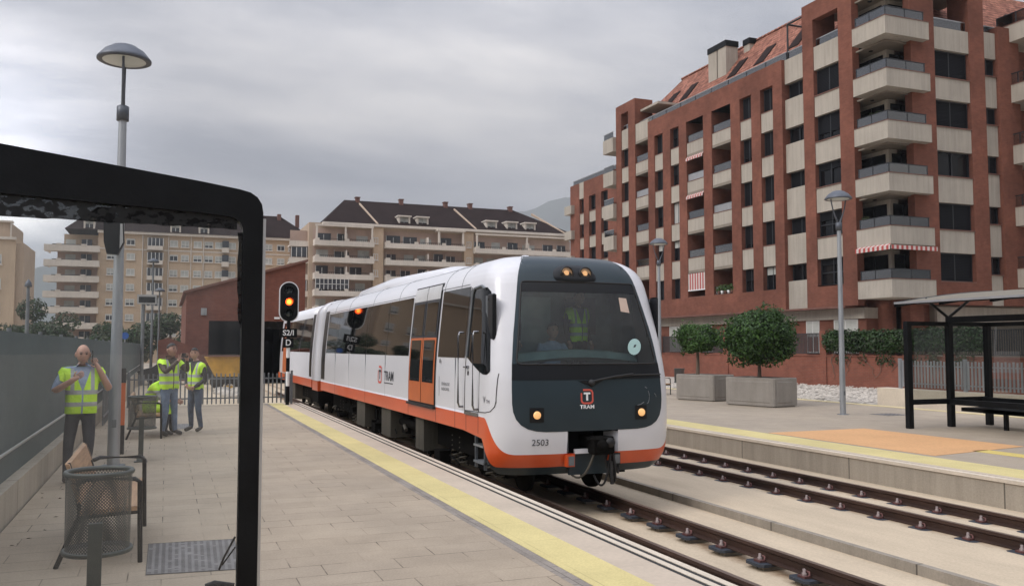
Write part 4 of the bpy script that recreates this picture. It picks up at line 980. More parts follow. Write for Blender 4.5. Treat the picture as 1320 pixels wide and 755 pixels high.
# ------------------------------------------------------------------ railway signal
sx, sy = 3.335, 26.55
sg_ = thing('railway_signal', 'black oval railway signal showing red on a striped post', 'signal', (sx, sy, 0))
b = MB()
def oval(hw, hh, n=14): return [(sx + hw * math.cos(a), 3.03 + (hh - hw) + hw * math.sin(a)) for a in lin(0, math.pi, n)] + [(sx + hw * math.cos(a), 3.03 - (hh - hw) + hw * math.sin(a)) for a in lin(math.pi, 2 * math.pi, n)]
b.prism(oval(.285, .60), 'y', sy - .03, sy, m_txtwhite); b.prism(oval(.255, .57), 'y', sy - .045, sy - .031, m_black); b.build('backboard', sg_)
for dz, mt in ((.33, m_lensoff), (0, m_red), (-.33, m_lensoff)):
    h = MB(); c = (sx, sy - .05, 3.03 + dz); h.lathe([(.10, 0), (.085, -.02), (.0, -.035)], c, mt, 20, axis='y')
    if dz == 0: h.lathe([(.055, -.03), (.0, -.045)], c, m_redcore, 16, axis='y')
    h2 = h.build('signal_lamp', sg_)
    v = MB(); v.grid([[(sx + .115 * math.cos(a), yy, 3.03 + dz + .115 * math.sin(a)) for a in lin(-.3, math.pi + .3, 14)] for yy in (sy - .045, sy - .22)], m_black); v.build('visor', h2)
b = MB(); b.box((sx - .255, sy - .06, 1.98), (sx + .245, sy - .03, 2.24), m_black); b.build('name_plate', sg_)
b = MB(); b.box((sx - .155, sy - .06, 1.68), (sx + .145, sy - .03, 1.965), m_black); b.build('direction_plate', sg_)
text('S2/I', .22, 'plate_lettering', sg_, m_txtwhite, lambda u, v: (sx - .005 + u, sy - .062, 2.11 + v), bold=.004, sx=1.02)
text('D', .25, 'plate_lettering', sg_, m_txtwhite, lambda u, v: (sx - .005 + u, sy - .062, 1.82 + v), bold=.004, sx=.9)
b = MB()
for z0, z1, mt in ((-.02, .55, m_black), (.55, .98, m_txtwhite), (.98, 1.38, m_black), (1.38, 1.75, m_txtwhite), (1.75, 2.5, m_black)): b.lathe([(.055, z0), (.055, z1)], (sx, sy, 0), mt, 12)
b.build('post', sg_)
# ------------------------------------------------------------------ far platform shelter
m_canopy, cnt, cout = new_mat('canopy_sheet'); cb_ = N(cnt, 'ShaderNodeBsdfPrincipled'); cb_.inputs['Base Color'].default_value = (.45, .42, .36, 1); cb_.inputs['Roughness'].default_value = .5
ct_ = N(cnt, 'ShaderNodeBsdfTranslucent'); ct_.inputs[0].default_value = (.5, .46, .38, 1); cm_ = N(cnt, 'ShaderNodeMixShader'); cm_.inputs[0].default_value = .55; cnt.links.new(cb_.outputs[0], cm_.inputs[1]); cnt.links.new(ct_.outputs[0], cm_.inputs[2]); cnt.links.new(cm_.outputs[0], cout.inputs['Surface'])
fs_ = thing('platform_shelter', 'black framed shelter with curved roof, glass and a bench on the far platform', 'shelter', (17.5, 13, Z2), None)
for y in (15.8, 12.2, 8.6):
    for x in (16.2, 17.5, 18.75):
        if x == 16.2 and y != 15.8: continue
        b = MB(); b.box((x - .065, y - .065, Z2), (x + .065, y + .065, 2.28), m_black, bev=.012); b.build('post', fs_)
b = MB(); b.box((16.13, 15.75, 2.20), (18.82, 15.85, 2.30), m_black); b.box((18.70, 8.6, 2.20), (18.80, 15.8, 2.30), m_black); b.box((17.40, 8.6, 2.28), (17.60, 15.8, 2.42), m_black)
b.box((16.26, 15.77, .35), (17.44, 15.83, .47), m_black); b.box((17.56, 15.77, .38), (18.69, 15.83, .50), m_black); b.build('frame', fs_)
for x0, x1 in ((16.27, 17.43), (17.57, 18.68)):
    b = MB(); b.quad([(x0, 15.8, .47), (x1, 15.8, .47), (x1, 15.8, 2.2), (x0, 15.8, 2.2)], m_glass2); b.build('glass', fs_)
for y0, y1 in ((12.27, 15.73), (8.67, 12.13)):
    b = MB(); b.quad([(18.75, y0, .1), (18.75, y1, .1), (18.75, y1, 2.2), (18.75, y0, 2.2)], m_glass2); b.build('glass', fs_)
b = MB(); b.box((17.42, 8.6, .33), (17.57, 15.73, .46), m_black); b.box((17.60, 8.6, .18), (18.2, 15.6, .27), m_black); b.box((17.60, 8.6, .17), (17.66, 15.0, .27), m_black)
for y in (14.6, 12.2, 9.4): b.box((17.8, y - .04, Z2), (17.88, y + .04, .22), m_black)
b.box((18.3, 8.6, .36), (18.36, 15.6, .50), m_black); b.build('bench', fs_)
b = MB(); arc = [(16.06 + 4.3 * f, 2.76 + .36 * math.sin(f * 1.75) / math.sin(1.55) * (1 if f < .9 else 1)) for f in lin(0, 1, 16)]
b.grid([[(x, y, z - .02) for x, z in arc] for y in (16.05, 7.0)], m_canopy)
b.grid([[(x, 16.05, z) for x, z in arc], [(x, 16.05, z - .05) for x, z in arc]], m_galvdark); b.grid([[(16.06, y, 2.76 - d) for y in (16.05, 7.0)] for d in (0, .05)], m_alu); b.build('roof', fs_)
b = MB()
for y in (16.0, 14.7, 13.4, 12.1, 10.8, 9.5, 8.2):
    b.grid([[(x, y - .045, z - .051) for x, z in arc], [(x, y - .045, z - .12) for x, z in arc], [(x, y + .045, z - .12) for x, z in arc], [(x, y + .045, z - .051) for x, z in arc]], m_black, False)
for x, z in ((16.7, 2.80), (17.5, 2.88), (18.9, 2.98)): b.box((x - .04, 7, z - .08), (x + .04, 16.0, z), m_black)
for y in (15.8, 12.2, 8.6):
    for dx in (-.7, .7): b.tube([(17.5, y, 2.40), (17.5 + dx * .6, y, 2.66), (17.5 + dx, y, 2.84)], .035, m_black, 6)
b.build('roof_rib', fs_)
# ------------------------------------------------------------------ planters and little trees
def leaf_cloud(b, c, r, n, size, mat, rr, shell=.55, squash=1.0, holes=None, mats=None):
    for _ in range(n):
        while True:
            v = Vector((rr.uniform(-1, 1), rr.uniform(-1, 1), rr.uniform(-1, 1)))
            if .05 < v.length <= 1: break
        v = v.normalized() * (v.length ** shell)
        p = Vector(c) + Vector((v.x * r[0], v.y * r[1], v.z * r[2]))
        if holes and any((p - h).length < hr for h, hr in holes): continue
        nrm = (v + Vector((rr.uniform(-1, 1), rr.uniform(-1, 1), rr.uniform(-.4, 1.2))) * .9).normalized()
        a = nrm.cross(Vector((rr.uniform(-1, 1), rr.uniform(-1, 1), rr.uniform(-1, 1))))
        if a.length < .01: continue
        a.normalize(); d = nrm.cross(a); s = size * rr.uniform(.6, 1.35)
        b.quad([tuple(p - a * s), tuple(p - d * s * .45 + nrm * s * .12), tuple(p + a * s), tuple(p + d * s * .45 + nrm * s * .12)], rr.choice(mats) if mats else mat)
def planter(x, y, rot, label, w=1.15, d=2.0, h=.92):
    t = thing('planter', label, 'planter', (x, y, Z2), 'concrete planters on the far platform')
    b = MB(); Rm = Matrix.Rotation(rot, 3, 'Z'); c = .28
    def oct_(hw, hd, c): return [(-hw + c, -hd), (hw - c, -hd), (hw, -hd + c), (hw, hd - c), (hw - c, hd), (-hw + c, hd), (-hw, hd - c), (-hw, -hd + c)]
    def put(poly, z): return [tuple(Rm @ Vector((px_, py_, 0)) + Vector((x, y, z))) for px_, py_ in poly]
    hw, hd = w / 2, d / 2
    rings = [put(oct_(hw - .04, hd - .04, .05), Z2), put(oct_(hw - .04, hd - .04, .05), Z2 + .03), put(oct_(hw, hd, .04), Z2 + .035), put(oct_(hw, hd, .04), Z2 + h - .02), put(oct_(hw - .02, hd - .02, .04), Z2 + h), put(oct_(hw - .12, hd - .12, .04), Z2 + h), put(oct_(hw - .13, hd - .13, .04), Z2 + h - .1)]
    b.grid(rings, m_plaster, False, True); b.build('trough', t)
    b = MB()   # raised panels on the long sides
    for sx_, nx_ in ((-1, 1), (1, 1)):
        P_ = [(sx_ * (hw + .012), -hd + .18, Z2 + .16), (sx_ * (hw + .012), hd - .18, Z2 + .16), (sx_ * (hw + .012), hd - .18, Z2 + h - .14), (sx_ * (hw + .012), -hd + .18, Z2 + h - .14)]
        Q_ = [(sx_ * hw, -hd + .15, Z2 + .13), (sx_ * hw, hd - .15, Z2 + .13), (sx_ * hw, hd - .15, Z2 + h - .11), (sx_ * hw, -hd + .15, Z2 + h - .11)]
        tr = lambda p: tuple(Rm @ Vector((p[0], p[1], 0)) + Vector((x, y, p[2])))
        b.add([tr(p) for p in P_ + Q_], [(0, 1, 2, 3), (0, 1, 5, 4), (1, 2, 6, 5), (2, 3, 7, 6), (3, 0, 4, 7)], m_plaster)
    for sy_ in (-1, 1):
        P_ = [(-hw + .18, sy_ * (hd + .012), Z2 + .16), (hw - .32, sy_ * (hd + .012), Z2 + .16), (hw - .32, sy_ * (hd + .012), Z2 + h - .14), (-hw + .18, sy_ * (hd + .012), Z2 + h - .14)]
        Q_ = [(-hw + .15, sy_ * hd, Z2 + .13), (hw - .29, sy_ * hd, Z2 + .13), (hw - .29, sy_ * hd, Z2 + h - .11), (-hw + .15, sy_ * hd, Z2 + h - .11)]
        b.add([tr(p) for p in P_ + Q_], [(0, 1, 2, 3), (0, 1, 5, 4), (1, 2, 6, 5), (2, 3, 7, 6), (3, 0, 4, 7)], m_plaster)
    b.build('panel', t)
    b = MB(); b.add(put(oct_(hw - .13, hd - .13, .04), Z2 + h - .09), [tuple(range(8))], m_under); b.build('soil', t)
planter(18.05, 23.75, R(13), 'larger looking concrete planter holding the big dark round tree')
planter(18.05, 26.95, R(16), 'concrete planter holding the small round tree, beside the bin', 1.15, 1.75)
def ball_tree(x, y, z, cz, r, n, size, label, seed, mats, lumps):
    rr = random.Random(seed); t = thing('ornamental_tree', label, 'tree', (x, y, z), 'round trees in planters')
    b = MB(); top = Vector((x, y, cz - r[2] * .3))
    b.tube([(x, y, z), (x + .02, y, z + (cz - r[2] - z) * .6), tuple(top)], [.075, .06, .045], m_bark, 8)
    for k in range(7):
        a = k * 2.4; e = top + Vector((math.cos(a) * r[0] * .7, math.sin(a) * r[1] * .7, rr.uniform(-.3, .8) * r[2])); b.tube([(x, y, cz - r[2] * .85), tuple(top.lerp(e, .5) + Vector((0, 0, -.1))), tuple(e)], [.035, .025, .01], m_bark, 6)
    b.build('trunk', t)
    b = MB(); leaf_cloud(b, (x, y, cz), (r[0] * .9, r[1] * .9, r[2] * .88), int(n * .40), size, None, rr, .5, mats=mats)
    for k in range(lumps):
        v = Vector((rr.gauss(0, 1), rr.gauss(0, 1), rr.gauss(0, .8))).normalized(); rad = rr.uniform(.2, .42)
        c = (x + v.x * r[0] * .78, y + v.y * r[1] * .78, cz + v.z * r[2] * .76); leaf_cloud(b, c, (r[0] * rad,) * 2 + (r[2] * rad,), int(n * .55 / lumps), size, None, rr, .5, mats=mats)
    for k in range(34):   # stray twigs
        v = Vector((rr.gauss(0, 1), rr.gauss(0, 1), rr.gauss(.1, .8))).normalized(); c = (x + v.x * r[0] * 1.04, y + v.y * r[1] * 1.04, cz + v.z * r[2] * 1.04); leaf_cloud(b, c, (.15, .15, .18), 16, size, None, rr, mats=mats)
    b.build('crown', t)
ball_tree(17.95, 23.7, Z2 + .8, 2.02, (1.2, 1.2, 1.02), 15000, .06, 'big dark green round tree growing in the larger looking planter', 3, [m_leafA, m_leafA, m_leafB], 30)
ball_tree(17.75, 26.95, Z2 + .8, 2.02, (.80, .80, .58), 6500, .052, 'small bright green round tree with a thin stem in the planter beside the bin', 5, [m_leafB, m_leafB, m_leafA], 16)
# ------------------------------------------------------------------ garden wall, railings, hedge, gravel, picket fence
gw = thing('garden_wall', 'long red brick garden wall below the red apartment block', 'wall', (30.6, 40, -.3))
b = MB(); b.box((30.5, 15, -.4), (30.72, 66, 1.24), m_brick2); b.build('wall', gw)
b = MB(); b.box((30.46, 15, 1.24), (30.76, 66, 1.30), m_brick2); b.build('coping', gw)
for y in (20.2, 27.6, 35.1, 43.3, 50.8, 58.5):
    b = MB(); b.box((30.44, y - .22, -.4), (30.80, y + .22, 2.5), m_brick2); b.build('pillar', gw)
yy = [15, 20.2, 27.6, 35.1, 43.3, 50.8, 58.5, 66]
for a, c in zip(yy, yy[1:]):
    b = MB(); y = a + .3
    b.box((30.60, a + .22, 1.36), (30.63, c - .22, 1.40), m_railing); b.box((30.60, a + .22, 2.36), (30.63, c - .22, 2.40), m_railing)
    while y < c - .22: b.box((30.605, y - .03, 1.40), (30.625, y + .03, 2.36), m_railing); y += .105
    b.build('railing', gw)
rr = random.Random(21)
b = MB()
for y in lin(26.0, 34.7, 44):
    leaf_cloud(b, (30.42, y, 1.98 + rr.uniform(-.05, .06)), (.26, .34, .56), 230, .085, None, rr, .6, mats=[m_leafA, m_leafA, m_leafA, m_leafC])
for k in range(16):
    y = rr.uniform(26.5, 34.6); leaf_cloud(b, (30.40, y, 1.25 - rr.random() * .2), (.12, .3, .3), 40, .07, None, rr, mats=[m_leafC, m_leafA])
hd = b.build('hedge')
tag(hd, 'dark climbing hedge hanging over the brick garden wall behind the shelter', 'hedge')
b = MB()
for k in range(9):
    y = 27 + k * .9 + rr.uniform(-.3, .3); pts = [(30.46, y, 1.5)]
    for i in range(7): pts.append((30.455, pts[-1][1] + rr.uniform(-.25, .3), pts[-1][2] - rr.uniform(.08, .25)))
    b.tube(pts, [.022 - .002 * i for i in range(8)], m_bark, 5)
b.build('stems', hd)
b = MB(); rr = random.Random(8)
for _ in range(3600):
    x, y = rr.uniform(21.75, 30.3), rr.uniform(23.2, 40)
    if rr.random() > .75 and y > 32: continue
    s = rr.uniform(.04, .13); h = s * rr.uniform(.5, .9); z = Z2 - .03 + .02
    vs = [(x + s * math.cos(a + .3) * rr.uniform(.6, 1), y + s * math.sin(a + .3) * rr.uniform(.6, 1), z + (rr.uniform(.2, .5) * h)) for a in (0, 1.26, 2.5, 3.77, 5)] + [(x + rr.uniform(-.3, .3) * s, y, z + h)]
    b.add(vs, [(0, 1, 5), (1, 2, 5), (2, 3, 5), (3, 4, 5), (4, 0, 5)], m_stone)
g = b.build('gravel'); g['kind'] = 'stuff'; g['label'] = 'pale loose gravel in front of the brick garden wall'
pf = thing('picket_fence', 'grey metal picket fence on a pale kerb behind the far shelter', 'fence', (22.2, 15, Z2))
b = MB(); b.box((22.0, 6, -.8), (22.45, 22.8, .36), m_lip); b.build('kerb', pf)
b = MB(); y = 7.0
k = 0
while y < 22.0:
    b.box((22.19, y - .03, .42), (22.21, y + .03, 1.25 + .02 * (k % 2)), m_galv); y += .125; k += 1
b.build('pickets', pf)
b = MB(); b.box((22.215, 7, .52), (22.24, 22, .56), m_galv); b.box((22.215, 7, 1.08), (22.24, 22, 1.12), m_galv); b.build('rail', pf)
for y in lin(7, 22, 6):
    b = MB(); b.box((22.17, y - .05, .36), (22.25, y + .05, 1.33), m_galv); b.build('post', pf)
# ------------------------------------------------------------------ people
def vest_mat(name, z1, z2, rz=0, shirt=(.2, .2, .22), upright=True, w=.055):
    """neon cloth, reflective bands and shoulder tapes, open front showing the shirt"""
    m, nt, out = new_mat(name)
    tc = N(nt, 'ShaderNodeTexCoord'); mp = N(nt, 'ShaderNodeMapping'); mp.inputs['Rotation'].default_value = (0, 0, -rz); nt.links.new(tc.outputs['Object'], mp.inputs[0])
    s = N(nt, 'ShaderNodeSeparateXYZ'); nt.links.new(mp.outputs[0], s.inputs[0])
    def m_(op, a, b=0.0):
        q = N(nt, 'ShaderNodeMath', operation=op)
        for k, v in enumerate((a, b)):
            if hasattr(v, 'is_output'): nt.links.new(v, q.inputs[k])
            else: q.inputs[k].default_value = v
        return q.outputs[0]
    X, Y, Z = s.outputs; ax = m_('ABSOLUTE', X)
    acc = m_('MAXIMUM', m_('LESS_THAN', m_('ABSOLUTE', m_('SUBTRACT', Z, z1)), w / 2), m_('LESS_THAN', m_('ABSOLUTE', m_('SUBTRACT', Z, z2)), w / 2))
    if upright: acc = m_('MAXIMUM', acc, m_('MULTIPLY', m_('LESS_THAN', m_('ABSOLUTE', m_('SUBTRACT', ax, .115)), .022), m_('GREATER_THAN', Z, z2)))
    n1 = noise(nt, tc.outputs['Object'], 5, 4)
    hv = ramp(nt, n1, [(.3, (.50, .85, .02)), (.7, (.64, .98, .05))])
    c = mixc(nt, acc, hv, (.42, .44, .45))
    if upright:
        op = m_('MULTIPLY', m_('LESS_THAN', ax, m_('ADD', m_('MULTIPLY', m_('MAXIMUM', m_('SUBTRACT', Z, z2 + .03), 0.0), .34), .010)), m_('LESS_THAN', Y, -.01))
        c = mixc(nt, op, c, shirt)
    finish(nt, out, c, .6, 0, n1, .8, .05); return m
m_skin = M('skin', (.46, .26, .19), .5, 0, .1, 9)
m_lips = M('lips', (.30, .13, .11), .5, 0, .1, 9)
m_eye = M('eye_dark', (.03, .022, .02), .3, 0, .1, 9)
m_hairdk = M('hair_dark', (.02, .016, .013), .6, 0, .3, 30)
m_hairgrey = M('hair_grey', (.13, .12, .115), .7, 0, .3, 30)
m_jeans = M('jeans_blue', (.13, .185, .27), .8, 0, .3, 7, .3)
m_jeansdk = M('jeans_dark', (.05, .075, .125), .8, 0, .35, 7, .3)
m_trous = M('trousers_navy', (.022, .026, .036), .8, 0, .3, 6, .3)
m_shirtbl = M('shirt_blue', (.28, .36, .50), .8, 0, .15, 14, .3)
m_shirtgrey = M('shirt_grey', (.42, .44, .46), .8, 0, .15, 9, .3)
m_brownj = M('jacket_brown', (.075, .055, .042), .8, 0, .25, 7, .3)
m_blackj = M('jacket_black', (.022, .022, .025), .8, 0, .25, 7, .3)
m_shoe = M('shoe', (.04, .034, .03), .6, 0, .2, 9)
m_phone = M('phone', (.012, .012, .013), .25, 0, .1, 9)
EDG = [('pelvis', 'belly', 'T'), ('belly', 'chest', 'T'), ('chest', 'neck', 'N'), ('neck', 'skull', 'N'),
       ('chest', 'shL', 'T'), ('shL', 'elL', 'A'), ('elL', 'wrL', 'F'), ('wrL', 'paL', 'H'),
       ('chest', 'shR', 'T'), ('shR', 'elR', 'A'), ('elR', 'wrR', 'F'), ('wrR', 'paR', 'H'),
       ('pelvis', 'hiL', 'P'), ('hiL', 'knL', 'L'), ('knL', 'anL', 'L'), ('anL', 'toL', 'S'),
       ('pelvis', 'hiR', 'P'), ('hiR', 'knR', 'L'), ('knR', 'anR', 'L'), ('anR', 'toR', 'S')]
RAD = dict(pelvis=(.155, .12), belly=(.155, .118), chest=(.17, .118), neck=(.058, .06), skull=(.06, .065), sh=(.072, .075), el=(.052, .052), wr=(.033, .036), pa=(.04, .022), hi=(.098, .1), kn=(.064, .068), an=(.046, .05), to=(.043, .036))
STAND = dict(pelvis=(0, 0, .95), belly=(0, -.01, 1.10), chest=(0, .0, 1.33), neck=(0, .0, 1.475), skull=(0, -.02, 1.56), shL=(.18, .01, 1.405), elL=(.23, .03, 1.13), wrL=(.24, -.06, .90), paL=(.24, -.09, .82),
             shR=(-.18, .01, 1.405), elR=(-.23, .03, 1.13), wrR=(-.24, -.06, .90), paR=(-.24, -.09, .82), hiL=(.09, 0, .87), knL=(.11, -.02, .49), anL=(.12, .02, .085), toL=(.14, -.15, .04), hiR=(-.09, 0, .87), knR=(-.11, -.02, .49), anR=(-.12, .02, .085), toR=(-.14, -.15, .04))
def person(label, loc, rz, J, cl, scale=1.0, belly=1.0, headyaw=0, headpitch=0, hair=None, vest=None, vest_name='hi_vis_vest', grp=None, curl=1.0, short=False):
    J = dict(STAND, **J)
    key = lambda k: k if k in RAD else k[:2]
    names = ['pelvis'] + [k for k in J if k != 'pelvis']
    me = bpy.data.meshes.new('body'); me.from_pydata([Vector(J[k]) for k in names], [(names.index(a), names.index(c)) for a, c, _ in EDG], [])
    ob = bpy.data.objects.new('body', me); COL.objects.link(ob)
    md = ob.modifiers.new('s', 'SKIN'); md.use_smooth_shade = True; sub = ob.modifiers.new('u', 'SUBSURF'); sub.levels = 2; sub.render_levels = 2
    for i, k in enumerate(names):
        r = RAD[key(k)]; f = belly if k in ('belly', 'pelvis', 'chest') else 1
        me.skin_vertices[0].data[i].radius = (r[0] * f * 1.0, r[1] * f * 1.02); me.skin_vertices[0].data[i].use_root = (i == 0)
    dg = bpy.context.evaluated_depsgraph_get(); ev = bpy.data.meshes.new_from_object(ob.evaluated_get(dg)); bpy.data.objects.remove(ob)
    V = [Vector(v.co) for v in ev.vertices]; Nn = [Vector(v.normal) for v in ev.vertices]; F = [tuple(p.vertices) for p in ev.polygons]
    segs = [(Vector(J[a]), Vector(J[c]), k, a, c) for a, c, k in EDG]
    def near(p):
        best = None
        for a, c, k, an_, cn in segs:
            d = c - a; t = max(0, min(1, (p - a).dot(d) / d.length_squared)); ra = RAD[key(an_)][0]; rb = RAD[key(cn)][0]
            dist = (p - a - d * t).length / (ra + (rb - ra) * t)
            if best is None or dist < best[0]: best = (dist, k, t)
        return best
    root = Vector(loc); Rz = Matrix.Rotation(rz, 3, 'Z')
    W = lambda p: tuple(root + Rz @ (Vector(p) * scale))
    b = MB(); vf = []
    cm = {'T': cl['top'], 'A': cl['top'], 'F': cl.get('fore', cl['top']), 'H': m_skin, 'N': m_skin, 'P': cl['leg'], 'L': cl['leg'], 'S': m_shoe}
    idx = {}
    for f in F:
        c = sum((V[i] for i in f), Vector()) / len(f); d, k, t = near(c)
        if k == 'A' and short and t > .62: mt = m_skin
        elif k == 'T' and c.z < J['pelvis'][2] - .02: mt = cl['leg']
        elif k == 'N' and c.z < J['neck'][2] - .05 and k == 'N' and t < .55: mt = cl['top']
        else: mt = cm[k]
        b.f.append(f); b.m.append(b.mi(mt)); b.sm.append(True)
        if k == 'T' and c.z > J['pelvis'][2] - .05 or (k == 'N' and t < .6) or (k == 'A' and t < .45) or (k in 'PL' and c.z > J['pelvis'][2] - .12): vf.append(f)
    b.v = [W(v) for v in V]
    # head with face
    hc = Vector(J['skull']) + (Vector(J['skull']) - Vector(J['neck'])).normalized() * .085 + Vector((0, -.012, 0))
    HR = Matrix.Rotation(headyaw, 3, 'Z') @ Matrix.Rotation(headpitch, 3, 'X')
    hw = lambda p: W(hc + HR @ Vector(p))
    def shape(q):
        if q.z < 0: q.x *= 1 - .28 * (-q.z / .118) ** 1.3; q.y = q.y * (1 - .12 * (-q.z / .118)) - .012 * (-q.z / .118)
        if q.y > 0 and q.z > -.05: q.y *= 1.08
        return q
    s = MB(); s.sphere((0, 0, 0), (.083, .101, .126), m_skin, 22, 16, shape)
    s.add([(-.014, -.09, -.022), (.014, -.09, -.022), (0, -.092, .028), (0, -.124, -.018), (0, -.1, -.034)], [(0, 2, 3), (2, 1, 3), (0, 3, 4), (3, 1, 4)], m_skin, True)
    for sg in (-1, 1):
        s.sphere((sg * .032, -.093, .018), (.014, .008, .007), m_eye, 8, 6); s.box((sg * .014, -.098, .036), (sg * .05, -.084, .043), m_hairdk if hair else m_hairgrey)
        s.sphere((sg * .085, .008, -.005), (.012, .022, .034), m_skin, 8, 6)
    s.sphere((0, -.095, -.06), (.024, .007, .006), m_lips, 8, 6)
    o = len(b.v); b.v += [hw(p) for p in s.v]
    for f, mi_, sm in zip(s.f, s.m, s.sm): b.f.append(tuple(o + i for i in f)); b.m.append(b.mi(s.mats[mi_])); b.sm.append(sm)
    # hands: palm plus five separate fingers
    for sd, sg in (('L', 1), ('R', -1)):
        w = Vector(J['wr' + sd]); p = Vector(J['pa' + sd]); d = (p - w).normalized(); side = d.cross(Vector((0, 1, .2)))
        if side.length < .1: side = d.cross(Vector((1, 0, 0)))
        side.normalize(); nrm = side.cross(d).normalized()
        hs = MB()
        for k in range(4):
            base = p + side * (.03 - .02 * k) * 1.0; ln = (.068, .078, .072, .056)[k]; pts = [base - d * .01]
            dd = d.copy(); q = base
            for j in range(3): q = q + dd * ln * (.45, .32, .23)[j]; pts.append(q); dd = (dd + nrm * .55 * curl).normalized()
            hs.tube([tuple(x) for x in pts], [.0095, .009, .008, .006], m_skin, 6)
        th = w.lerp(p, .45) + side * .03; hs.tube([tuple(th), tuple(th + side * .025 + d * .03), tuple(th + side * .028 + d * .06 + nrm * .02)], [.012, .011, .008], m_skin, 6)
        o = len(b.v); b.v += [W(x) for x in hs.v]
        for f, mi_, sm in zip(hs.f, hs.m, hs.sm): b.f.append(tuple(o + i for i in f)); b.m.append(b.mi(m_skin)); b.sm.append(sm)
    t = thing('person', label, 'person', loc, grp)
    b.build('body', t)
    if vest:
        bm = bmesh.new(); bv = {}
        for i in sorted({i for f in vf for i in f}): bv[i] = bm.verts.new(V[i] + Nn[i] * .014)
        for f in vf: bm.faces.new([bv[i] for i in f])
        cuts = [((.215 + J['chest'][0], 0, 0), (1, 0, -.12)), ((-.215 + J['chest'][0], 0, 0), (-1, 0, -.12))]
        if J['pelvis'][2] > .8: cuts = [(Vector(J['shL']) + Vector((.075, 0, 0)), (1, 0, -.16)), (Vector(J['shR']) - Vector((.075, 0, 0)), (-1, 0, -.16)), ((0, 0, J['pelvis'][2] - .055), (0, 0, -1)), ((0, 0, J['neck'][2] + .0), (0, -.22, 1))]
        for co_, no_ in cuts: bmesh.ops.bisect_plane(bm, geom=bm.verts[:] + bm.edges[:] + bm.faces[:], plane_co=co_, plane_no=no_, clear_outer=True)
        bm.verts.ensure_lookup_table(); bm.verts.index_update(); g = MB(); g.add([W(v.co) for v in bm.verts], [tuple(v.index for v in f.verts) for f in bm.faces], vest, True); bm.free(); g.build(vest_name, t, recalc=True)
    if hair:
        hm, lowz = hair; s = MB()
        rows = []
        for i in range(8):
            ph = math.pi / 2 - i * (math.pi / 2 - lowz) / 7; row = []
            for k in range(22):
                th = 2 * math.pi * k / 22; q = Vector((math.cos(ph) * math.cos(th) * .088, math.cos(ph) * math.sin(th) * .108, math.sin(ph) * .132))
                if q.y < 0: q.z = max(q.z, .062 + .02 * (-q.y / .1))
                q = shape(q); q.z += .004; row.append(hw(q))
            rows.append(row)
        s.grid(rows, hm, True, True); s.build('hair', t)
    return t, W, Rz
wk = 'railway workers in hi vis vests on the platform'
t, W, Rz = person('bald man in hi vis vest holding a phone to his ear beside the fence', (-1.0, 12.45, 0), R(10), dict(
    shR=(-.20, 0, 1.40), elR=(-.32, -.05, 1.16), wrR=(-.12, -.24, 1.31), paR=(-.055, -.255, 1.36), shL=(.20, 0, 1.40), elL=(.325, -.07, 1.17), wrL=(.185, -.15, 1.44), paL=(.14, -.12, 1.53),
    pelvis=(0, 0, .93), belly=(0, -.03, 1.10), anR=(-.14, .06, .085), toR=(-.17, -.11, .04), knR=(-.13, .02, .48), knL=(.1, -.06, .49), anL=(.08, .05, .085), toL=(.1, -.13, .04), neck=(0, -.01, 1.47), skull=(0.0, -.04, 1.55)),
    dict(top=m_shirtbl, fore=m_skin, leg=m_trous, zip=m_shirtbl), .985, 1.16, 0, R(8), None, vest_mat('vest_a', .98, 1.13, R(10), (.28, .36, .5)), grp=wk, short=False)
b = MB(); b.box(W((.10, -.14, 1.53)), W((.118, -.075, 1.68)), m_phone); tag(b.build('phone'), 'black phone held to the ear of the bald man', 'phone')
t, W, Rz = person('standing man in brown sleeves and pale jeans holding up a phone with both hands', (.06, 18.15, 0), R(38), dict(
    shR=(-.19, 0, 1.40), elR=(-.25, -.20, 1.22), wrR=(-.09, -.36, 1.44), paR=(-.06, -.40, 1.51), shL=(.19, 0, 1.40), elL=(.26, -.20, 1.24), wrL=(.10, -.37, 1.45), paL=(.07, -.41, 1.52), knR=(-.1, -.04, .49), anL=(.15, .0, .085), toL=(.2, -.16, .04)),
    dict(top=m_brownj, leg=m_jeans, zip=m_brownj), 1.0, 1.0, R(4), R(-4), (m_hairdk, .2), vest_mat('vest_b', 1.02, 1.17, R(38), (.06, .045, .035)), grp=wk)
b = MB(); b.box((-.07, -.425, 1.50), (.08, -.415, 1.58), m_phone); b.v = [W(v) for v in b.v]; tag(b.build('phone'), 'phone held up in both hands by the man with brown sleeves', 'phone')
person('young man in black sleeves and dark jeans standing with hands at his waist', (.56, 18.9, 0), R(-48), dict(
    shR=(-.18, 0, 1.38), elR=(-.26, .02, 1.10), wrR=(-.12, -.15, .97), paR=(-.06, -.18, .95), shL=(.18, 0, 1.38), elL=(.26, .02, 1.10), wrL=(.12, -.14, .95), paL=(.06, -.17, .93), knL=(.13, -.04, .49), anL=(.15, .03, .085), toL=(.18, -.14, .04)),
    dict(top=m_blackj, leg=m_jeansdk, zip=m_blackj), .95, .96, R(35), 0, (m_hairdk, .05), vest_mat('vest_c', .98, 1.12, R(-48), (.02, .02, .022)), grp=wk)
